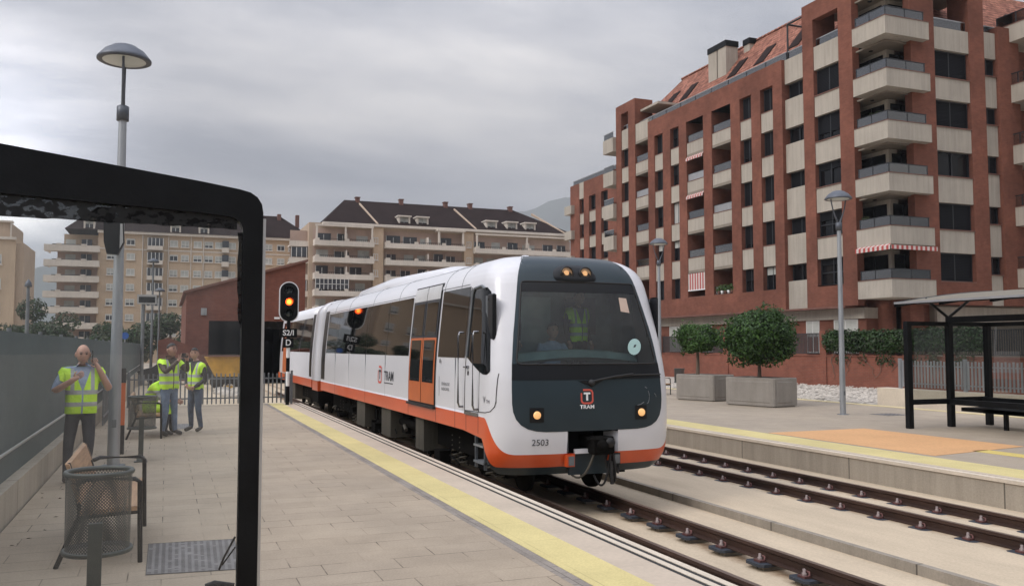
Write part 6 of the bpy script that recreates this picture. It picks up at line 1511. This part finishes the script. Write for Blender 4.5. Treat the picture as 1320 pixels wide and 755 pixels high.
for x0, x1 in ((28.5, 30.0), (44.6, 46.2), (58.8, 62.2)):
    b = MB(); b.add([(x1, YC - 1.25, 20.85), (x1 + .25, YC - 1.25, 20.85), (x0 + .25 - (.0), YC + 5.5, 25.0), (x0, YC + 5.5, 25.0), (x1, YC - 1.25, 20.6), (x1 + .25, YC - 1.25, 20.6), (x0 + .25, YC + 5.5, 24.6), (x0, YC + 5.5, 24.6)], [(0, 1, 2, 3), (0, 1, 5, 4), (1, 2, 6, 5), (3, 0, 4, 7)], m_aptwall)
    b.build('roof_coping', cb)
# rounded left corner bays of the same block
for k, z in enumerate(fl[:6]):
    b = MB(); b.box((17.0, YC + .6, z - .95), (20.3, YC + 3, z - .75), m_aptlight); b.box((17.0, YC + .6, z - .75), (20.3, YC + .8, z - .1), m_aptlight); b.box((17.2, YC + 1.6, z - .7), (20.2, YC + 1.7, z + 1.6), m_aptpink)
    if k in (1, 3): b.box((17.3, YC + .62, z), (19.6, YC + .7, z + 1.5), m_aptglass); [b.box((17.3 + j * .76 - .05, YC + .56, z - .1), (17.3 + j * .76 + .05, YC + .62, z + 1.5), m_framew) for j in range(4)]
    b.build('balcony', cb)
YL = 150.0
lb = thing('apartment_building', 'long tan apartment building with rows of shuttered windows behind the screened fence', 'apartment building', (0, YL, -.8))
b = MB(); b.box((-10.3, YL, -.8), (21, YL + 14, 19.8), m_aptwall2); b.box((-16.0, YL + .8, -.8), (-10.3, YL + 14, 17.2), m_aptpink); b.box((-15.2, YL + 1.4, 17.2), (-10.3, YL + 12, 19.2), m_aptwall2); b.build('wall', lb)
b = MB(); hip_roof(b, -15.0, 23, YL - .6, YL + 14.5, 19.85, 24.5, 5, m_roofdark, 4); b.build('roof', lb)
b = MB(); b.box((-10.4, YL - .5, 19.45), (21.2, YL, 19.84), m_aptlight); b.box((-10.3, YL - .06, 16.95), (21.0, YL, 17.15), m_aptlight); b.build('eaves', lb)
rw = [18.2, 15.9, 13.45, 11.05, 8.7, 6.3, 3.9]
proto = None; proto2 = None
q = random.Random(3)
for x in (-8.4, -5.6, .7, 2.4, 4.3, 6.0, 7.6, 9.6, 11.6, 13.4, 15.4, 17.4, 19.2):
    for z in rw:
        if proto is None: proto = win_proto(lb, x, YL - .05, z, 1.3, 1.05, .6); proto2 = win_proto(lb, x + 2.75, YL - .05, z, 1.25, 1.0, .25); protos = [proto, proto, proto2, win_proto(lb, 21.5, YL - .05, z, 1.2, 1.05, .97), win_proto(lb, 21.5, YL - .05, z - 2.4, 1.2, 1.05, .8)]; protos.append(protos[3]); continue
        if abs(x + 5.6) < .1 and z == rw[0]: continue
        far_window(lb, q.choice(protos), x, YL - .05, z)
for k, z in enumerate(rw):   # projecting glazed bays
    b = MB(); b.box((-3.2, YL - 1, z - 1.2), (-.9, YL - .05, z - .55), m_aptlight); b.box((-3.15, YL - .95, z - .55), (-.95, YL - .05, z + .7), m_aptglass); [b.box((-3.2 + j * .57, YL - 1.0, z - .55), (-3.1 + j * .57, YL - .955, z + .7), m_framew) for j in range(5)]; b.build('glazed_bay', lb)
    if k < 6:
        b = MB(); b.box((8.0, YL - .8, z - 1.2), (9.1, YL - .05, z - .4), m_aptlight); b.box((8.05, YL - .75, z - .4), (9.05, YL - .06, z + .7), m_aptglass); b.build('glazed_bay', lb)
b = MB()
for x in (-7.0, -3.9, -.1, 3.3, 5.2, 10.6, 14.4): b.tube([(x, YL - .1, 0), (x, YL - .1, 19.4)], .09, m_aptlight, 5)
b.build('downpipe', lb)
for k, z in enumerate((17.3, 15.0, 12.6, 10.2, 7.8, 5.4, 3.0)):
    b = MB(); b.box((-17.7, YL - .9, z - .95), (-10.0, YL + 1, z - .72), m_aptlight); b.box((-17.7, YL - .9, z - .72), (-10.0, YL - .7, z), m_aptlight); b.box((-17.7, YL - .7, z - .72), (-17.5, YL + 6, z), m_aptlight)
    b.box((-16, YL - .95, z - .02), (-15.3, YL - .65, z + .2), m_aptlight); b.box((-12.6, YL - .95, z - .02), (-11.9, YL - .65, z + .2), m_aptlight); bo = b.build('balcony', lb)
    b = MB(); b.box((-14.9, YL + .7, z - .7), (-13.5, YL + .78, z + 1.0), m_blindw); b.box((-12.7, YL + .7, z - .7), (-11.2, YL + .78, z + 1.1), m_aptglass); b.box((-12.0, YL + .66, z - .7), (-11.9, YL + .7, z + 1.1), m_framew); b.box((-16.6, YL - .8, z), (-12, YL - .76, z + .12), m_railing); b.build('balcony_door', bo)
for x in (-11.6, .9, 5.2, 13): dormer(lb, x, YL - .3, 20.0, 1.6, 1.4)
for x in (8.5, 13.2, 17.4, 20.5): b = MB(); b.box((x, YL + 5.5, 22.5), (x + .6, YL + 6.5, 24.7), m_coping); b.build('chimney', lb)
fb = thing('apartment_building', 'tall narrow tan building at the left edge seen through the shelter glass', 'apartment building', (-20, 120, -.8))
b = MB(); b.box((-34, 120, -.8), (-17.25, 132, 14.9), m_aptwall2); b.box((-17.25, 120.6, -.8), (-16.4, 130, 14.2), m_aptwall); b.box((-34, 121, 14.9), (-18.0, 131, 16.8), m_aptwall); b.build('wall', fb)
b = MB(); b.box((-34.2, 119.7, 14.6), (-17.2, 120, 14.92), m_aptlight); b.build('cornice', fb)
p0 = win_proto(fb, -19.3, 119.95, 12.2, 1.2, 1.2, .7)
for x in (-19.3, -22.5, -25.5):
    for z in (9.3, 6.4, 3.5): far_window(fb, p0, x, 119.95, z)
b = MB(); b.box((-19.4, 120.6, 16.8), (-17.8, 122, 17.0), m_aptlight); b.box((-18.0, 120.7, 14.9), (-17.85, 120.85, 16.8), m_aptlight); b.build('pergola', fb)
# mirrored neighbours (they are what the train windows and the screen reflect)
# depot hall
dp = thing('depot_hall', 'red brick depot hall with sloping roof edge and wide dark doorway behind the signal', 'building', (5, 60, -.8))
b = MB(); b.prism([(1.1, -.8), (2.5, -.8), (2.5, 3.4), (8.0, 3.4), (8.0, -.8), (8.6, -.8), (8.6, 7.45), (1.1, 5.2)], 'y', 60, 60.4, m_brickd)
b.box((8.2, 60.4, -.8), (8.6, 80, 7.4), m_brickd); b.box((1.1, 60.4, -.8), (1.5, 80, 5.1), m_brickd); b.build('wall', dp)
b = MB(); b.prism([(.9, 5.12), (8.75, 7.45), (8.75, 7.6), (.9, 5.27)], 'y', 59.8, 80, m_coping); b.build('roof', dp)
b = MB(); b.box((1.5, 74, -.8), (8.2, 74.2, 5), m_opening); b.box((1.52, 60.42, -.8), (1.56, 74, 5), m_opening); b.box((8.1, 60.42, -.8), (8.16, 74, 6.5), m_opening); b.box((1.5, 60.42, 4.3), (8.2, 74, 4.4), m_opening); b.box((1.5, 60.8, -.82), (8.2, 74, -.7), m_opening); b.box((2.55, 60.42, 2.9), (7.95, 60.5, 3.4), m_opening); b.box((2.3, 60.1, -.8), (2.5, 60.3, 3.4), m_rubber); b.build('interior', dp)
b = MB(); b.box((2.0, 59.85, 3.75), (2.35, 60, 4.2), m_galv); b.build('floodlight', dp)
b = MB(); b.box((6.6, 59.9, 3.55), (6.95, 60, 3.68), m_txtwhite); b.build('lamp', dp)
b = MB(); b.prism([(-.5, -.8), (1.9, -.8), (1.9, 1.55), (.1, 2.25), (-.5, 2.1)], 'y', 57, 59.5, m_brickd); tag(b.build('brick_shed'), 'low red brick outbuilding left of the depot hall behind the workers', 'shed')
sk = thing('skip_loader', 'yellow steel skip standing before the dark depot doorway', 'skip', (2.8, 46, -.35))
b = MB(); b.prism([(1.75, 1.22), (3.9, 1.22), (3.55, .25), (2.25, .25)], 'y', 45.2, 46.8, m_skip); b.build('tub', sk)
b = MB()
for y in (45.3, 46.7):
    for x in (2.35, 3.4): b.lathe([(0, -.1), (.30, -.1), (.32, 0), (.30, .1), (0, .1)], (x, y, -.03), m_rubber, 16, axis='y')
b.build('wheel', sk)
b = MB(); b.box((1.9, 45.1, 1.22), (3.85, 45.2, 1.3), m_coping); b.build('rim', sk)
b = MB()
rr = random.Random(9)
for i in range(40):
    x, y = rr.uniform(2.2, 3.5), rr.uniform(38, 46); s = rr.uniform(.1, .35); b.sphere((x, y, -.35), (s * 1.4, s, s * .7), m_skip if i % 6 == 0 else m_stone, 7, 5)
g = b.build('rubble'); g['kind'] = 'stuff'; g['label'] = 'heaps of rubble and earth on the yard beyond the picket barrier'
# lamp posts and signs behind the fence
def far_lamp(x, y, h, label, arm=.35, cat='street lamp'):
    t = thing('lamp_post', label, cat, (x, y, -.3))
    b = MB(); b.tube([(x, y, -.3), (x, y, h)], [.09, .05], m_galvdark, 8); b.build('pole', t)
    b = MB(); b.lathe([(0, h + .25), (arm * .8, h + .12), (arm, h), (arm * .9, h - .04), (0, h - .02)], (x, y, 0), m_lampcap, 16); b.build('lamp_cap', t)
far_lamp(-.88, 58, 6.9, 'distant grey lamp post with flat dome, just left of the brick shed')
far_lamp(-.55, 66, 5.6, 'further lamp post with flat dome, thin and grey, right behind the nearer one'); far_lamp(-4.6, 35, 3.85, 'thin pale lamp post between the left edge building and the hillside', .12)
t = thing('display_post', 'information display on a grey post rising above the fence end', 'display', (-.95, 50, -.3))
b = MB(); b.tube([(-1.2, 50, -.3), (-1.2, 50, 4.4)], .09, m_galvdark, 8); b.build('pole', t)
b = MB(); b.box((-1.5, 49.85, 3.95), (-.55, 50.1, 4.45), m_alu); b.build('case', t); b = MB(); b.box((-1.42, 49.83, 4.02), (-.63, 49.85, 4.33), m_screen); b.build('screen', t)
t = thing('road_sign', 'round blue road sign just above the fence top behind the lamp post', 'road sign', (-2.45, 60, -.5))
b = MB(); b.lathe([(0, -.02), (.22, -.02), (.22, .02)], (-2.45, 60, 2.4), m_signblue, 20, smooth=False, axis='y'); b.build('sign_face', t); b = MB(); b.tube([(-2.45, 60.03, -.5), (-2.45, 60.03, 2.6)], .04, m_galv, 6); b.build('post', t)
# trees beyond the fence
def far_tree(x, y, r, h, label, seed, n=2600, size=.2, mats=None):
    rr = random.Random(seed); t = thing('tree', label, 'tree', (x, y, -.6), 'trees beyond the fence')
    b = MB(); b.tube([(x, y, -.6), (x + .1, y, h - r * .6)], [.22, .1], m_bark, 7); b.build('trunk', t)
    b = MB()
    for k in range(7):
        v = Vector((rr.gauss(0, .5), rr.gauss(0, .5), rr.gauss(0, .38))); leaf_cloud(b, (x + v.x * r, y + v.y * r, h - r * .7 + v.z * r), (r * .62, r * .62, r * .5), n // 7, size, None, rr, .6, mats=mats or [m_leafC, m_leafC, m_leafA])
    b.build('crown', t)
far_tree(-10.2, 92, 1.6, 3.5, 'dark bushy tree under the balconies of the long tan building', 1)
far_tree(-12.8, 104, 2.4, 5.6, 'dark tree on the slope beside the thin pale lamp post', 2)
far_tree(-6.0, 96, 1.9, 3.4, 'low dark tree behind the head of the bald man', 3)
far_tree(-3.0, 84, 1.7, 3.7, 'rounded tree behind the tall lamp post above the fence', 4); far_tree(.2, 88, 2.0, 4.2, 'leafy tree just left of the depot hall', 5)
far_tree(-5.55, 25.5, 1.1, 4.4, 'close tree with large leaves reaching in at the left edge', 6, 1100, .10); far_tree(-15.2, 110, 2.0, 4.6, 'dark tree at the foot of the left edge building', 7)
far_tree(-17.6, 100, 1.6, 5.0, 'grey green tree standing before the left edge building', 8)
# car roofs parked behind the barrier
def far_car(x, y, col, label, z0=-.35):
    t = thing('parked_car', label, 'car', (x, y, z0)); m_ = M('car_paint_' + label.split()[0], col, .3, .2, .1, 2, coat=.4)
    b = MB(); prof = [(-2.0, z0 + .3), (-2.05, z0 + .75), (-1.3, z0 + .95), (-.7, z0 + 1.42), (.8, z0 + 1.45), (1.5, z0 + .98), (2.0, z0 + .85), (2.05, z0 + .3)]
    b.prism([(x + u, v) for u, v in prof], 'y', y - .82, y + .82, m_); b.build('body', t)
    b = MB(); b.prism([(x - 1.1, z0 + .98), (x - .65, z0 + 1.36), (x + .75, z0 + 1.38), (x + 1.25, z0 + 1.0)], 'y', y - .83, y + .83, m_win); b.build('window', t)
    for dx in (-1.25, 1.25):
        b = MB()
        for yy in (y - .75, y + .75): b.lathe([(0, -.1), (.29, -.1), (.31, 0), (.29, .1), (0, .1)], (x + dx, yy, z0 + .31), m_rubber, 18, axis='y')
        b.build('wheel', t)
far_car(.6, 52, (.03, .035, .045), 'dark car parked in front of the brick outbuilding')
# ------------------------------------------------------------------ sky, sun, camera
w = bpy.data.worlds.new('World'); sc.world = w; w.use_nodes = True
nt = w.node_tree; nt.nodes.clear()
SUN_AZ = R(-98); SUN_EL = R(38)      # azimuth from +Y towards +X; light comes from the left
sd = Vector((math.sin(SUN_AZ) * math.cos(SUN_EL), math.cos(SUN_AZ) * math.cos(SUN_EL), math.sin(SUN_EL)))
out = N(nt, 'ShaderNodeOutputWorld'); tc = N(nt, 'ShaderNodeTexCoord'); D = tc.outputs['Generated']
sky = N(nt, 'ShaderNodeTexSky'); sky.sky_type = 'NISHITA'; sky.sun_disc = False; sky.sun_elevation = SUN_EL; sky.sun_rotation = SUN_AZ; sky.air_density = 1.2; sky.dust_density = 2
bgs = N(nt, 'ShaderNodeBackground'); nt.links.new(sky.outputs[0], bgs.inputs[0]); bgs.inputs[1].default_value = .07
s = N(nt, 'ShaderNodeSeparateXYZ'); nt.links.new(D, s.inputs[0])
def mth(op, a, b=None, c=None):
    m = N(nt, 'ShaderNodeMath', operation=op)
    for i, v in enumerate((a, b, c)):
        if v is None: continue
        if hasattr(v, 'is_output'): nt.links.new(v, m.inputs[i])
        else: m.inputs[i].default_value = v
    return m.outputs[0]
zc = mth('MAXIMUM', s.outputs[2], 0.0); den = mth('ADD', zc, .16)
cv = N(nt, 'ShaderNodeCombineXYZ'); nt.links.new(mth('DIVIDE', s.outputs[0], den), cv.inputs[0]); nt.links.new(mth('DIVIDE', s.outputs[1], den), cv.inputs[1])
mp = N(nt, 'ShaderNodeMapping'); nt.links.new(cv.outputs[0], mp.inputs[0]); mp.inputs['Location'].default_value = (3.1, 1.7, 0); mp.inputs['Rotation'].default_value = (0, 0, R(-20)); mp.inputs['Scale'].default_value = (.55, .95, 1)
n1 = noise(nt, mp.outputs[0], 1.15, 8, .58); n2 = noise(nt, mp.outputs[0], .45, 4, .5)
cl = mth('ADD', mth('MULTIPLY', n1, .55), mth('MULTIPLY', n2, .5))
col = ramp(nt, cl, [(.40, (.11, .122, .155)), (.48, (.21, .222, .258)), (.56, (.38, .378, .40)), (.68, (.68, .65, .63))])
# overcast luminance: zenith about three times the horizon
cie = mth('ADD', mth('MULTIPLY', mth('POWER', zc, 1.8), 7.4), .80)
# thin cloud round the hidden sun, low on the left
gd = Vector((math.sin(R(-10)) * math.cos(R(10)), math.cos(R(-10)) * math.cos(R(10)), math.sin(R(10))))
vm = N(nt, 'ShaderNodeVectorMath', operation='DOT_PRODUCT'); nt.links.new(D, vm.inputs[0]); vm.inputs[1].default_value = gd
gl = mth('MULTIPLY', mth('POWER', mth('MAXIMUM', vm.outputs['Value'], 0), 190), mth('ADD', mth('MULTIPLY', cl, 2.2), -.25))
vm2 = N(nt, 'ShaderNodeVectorMath', operation='DOT_PRODUCT'); nt.links.new(D, vm2.inputs[0]); vm2.inputs[1].default_value = sd
gl2 = mth('MULTIPLY', mth('POWER', mth('MAXIMUM', vm2.outputs['Value'], 0), 5), .5)
vm3 = N(nt, 'ShaderNodeVectorMath', operation='DOT_PRODUCT'); nt.links.new(D, vm3.inputs[0]); vm3.inputs[1].default_value = (.62, -.78, 0)
bright = mth('MULTIPLY', mth('MULTIPLY', cie, mth('ADD', mth('ADD', mth('MULTIPLY', gl, 4.6), 1), gl2)), mth('SUBTRACT', 1, mth('MULTIPLY', mth('MAXIMUM', vm3.outputs['Value'], 0), .45)))
az = N(nt, 'ShaderNodeVectorMath', operation='DOT_PRODUCT'); nt.links.new(D, az.inputs[0]); az.inputs[1].default_value = (math.sin(R(27)), math.cos(R(27)), 0)
lowb = mth('MULTIPLY', mth('MAXIMUM', mth('MINIMUM', mth('MULTIPLY', mth('ADD', mth('SUBTRACT', .17, zc), mth('MULTIPLY', mth('SUBTRACT', n1, .5), .25)), 14), 1), 0), mth('MAXIMUM', mth('MINIMUM', mth('MULTIPLY', mth('SUBTRACT', az.outputs['Value'], .93), 25), 1), 0))
bright = mth('MULTIPLY', bright, mth('SUBTRACT', 1, mth('MULTIPLY', lowb, .25)))
col = mixc(nt, mth('MULTIPLY', lowb, .5), col, (.20, .24, .29))
bgc = N(nt, 'ShaderNodeBackground'); nt.links.new(col, bgc.inputs[0]); nt.links.new(bright, bgc.inputs[1])
mxs = N(nt, 'ShaderNodeMixShader'); mxs.inputs[0].default_value = .93; nt.links.new(bgs.outputs[0], mxs.inputs[1]); nt.links.new(bgc.outputs[0], mxs.inputs[2]); nt.links.new(mxs.outputs[0], out.inputs[0])
L = bpy.data.lights.new('sun', 'SUN'); L.energy = 1.5; L.angle = R(22); L.color = (1, .94, .86)
lo = bpy.data.objects.new('sun', L); COL.objects.link(lo); lo.rotation_euler = sd.to_track_quat('Z', 'Y').to_euler()
cam = bpy.data.cameras.new('camera'); co = bpy.data.objects.new('camera', cam); COL.objects.link(co); sc.camera = co
F = 1130.0; cam.sensor_width = 36; cam.lens = 36 * F / 1320; cam.clip_end = 6000; cam.clip_start = .05
pitch = math.atan((447 - 377.5) / F); yaw = math.atan2(445, math.hypot(F, 69.5))
co.location = (0, 0, 1.7); co.rotation_euler = (R(90) + pitch, 0, -yaw)
sc.view_settings.view_transform = 'Standard'; sc.view_settings.look = 'None'; sc.view_settings.exposure = .06; sc.view_settings.gamma = 1; sc.view_settings.use_curve_mapping = False
sc.render.engine = 'CYCLES'
sc.cycles.use_denoising = True
sc.cycles.max_bounces = 8; sc.cycles.transparent_max_bounces = 24; sc.cycles.glossy_bounces = 4; sc.cycles.diffuse_bounces = 3
sc.cycles.sample_clamp_indirect = 6
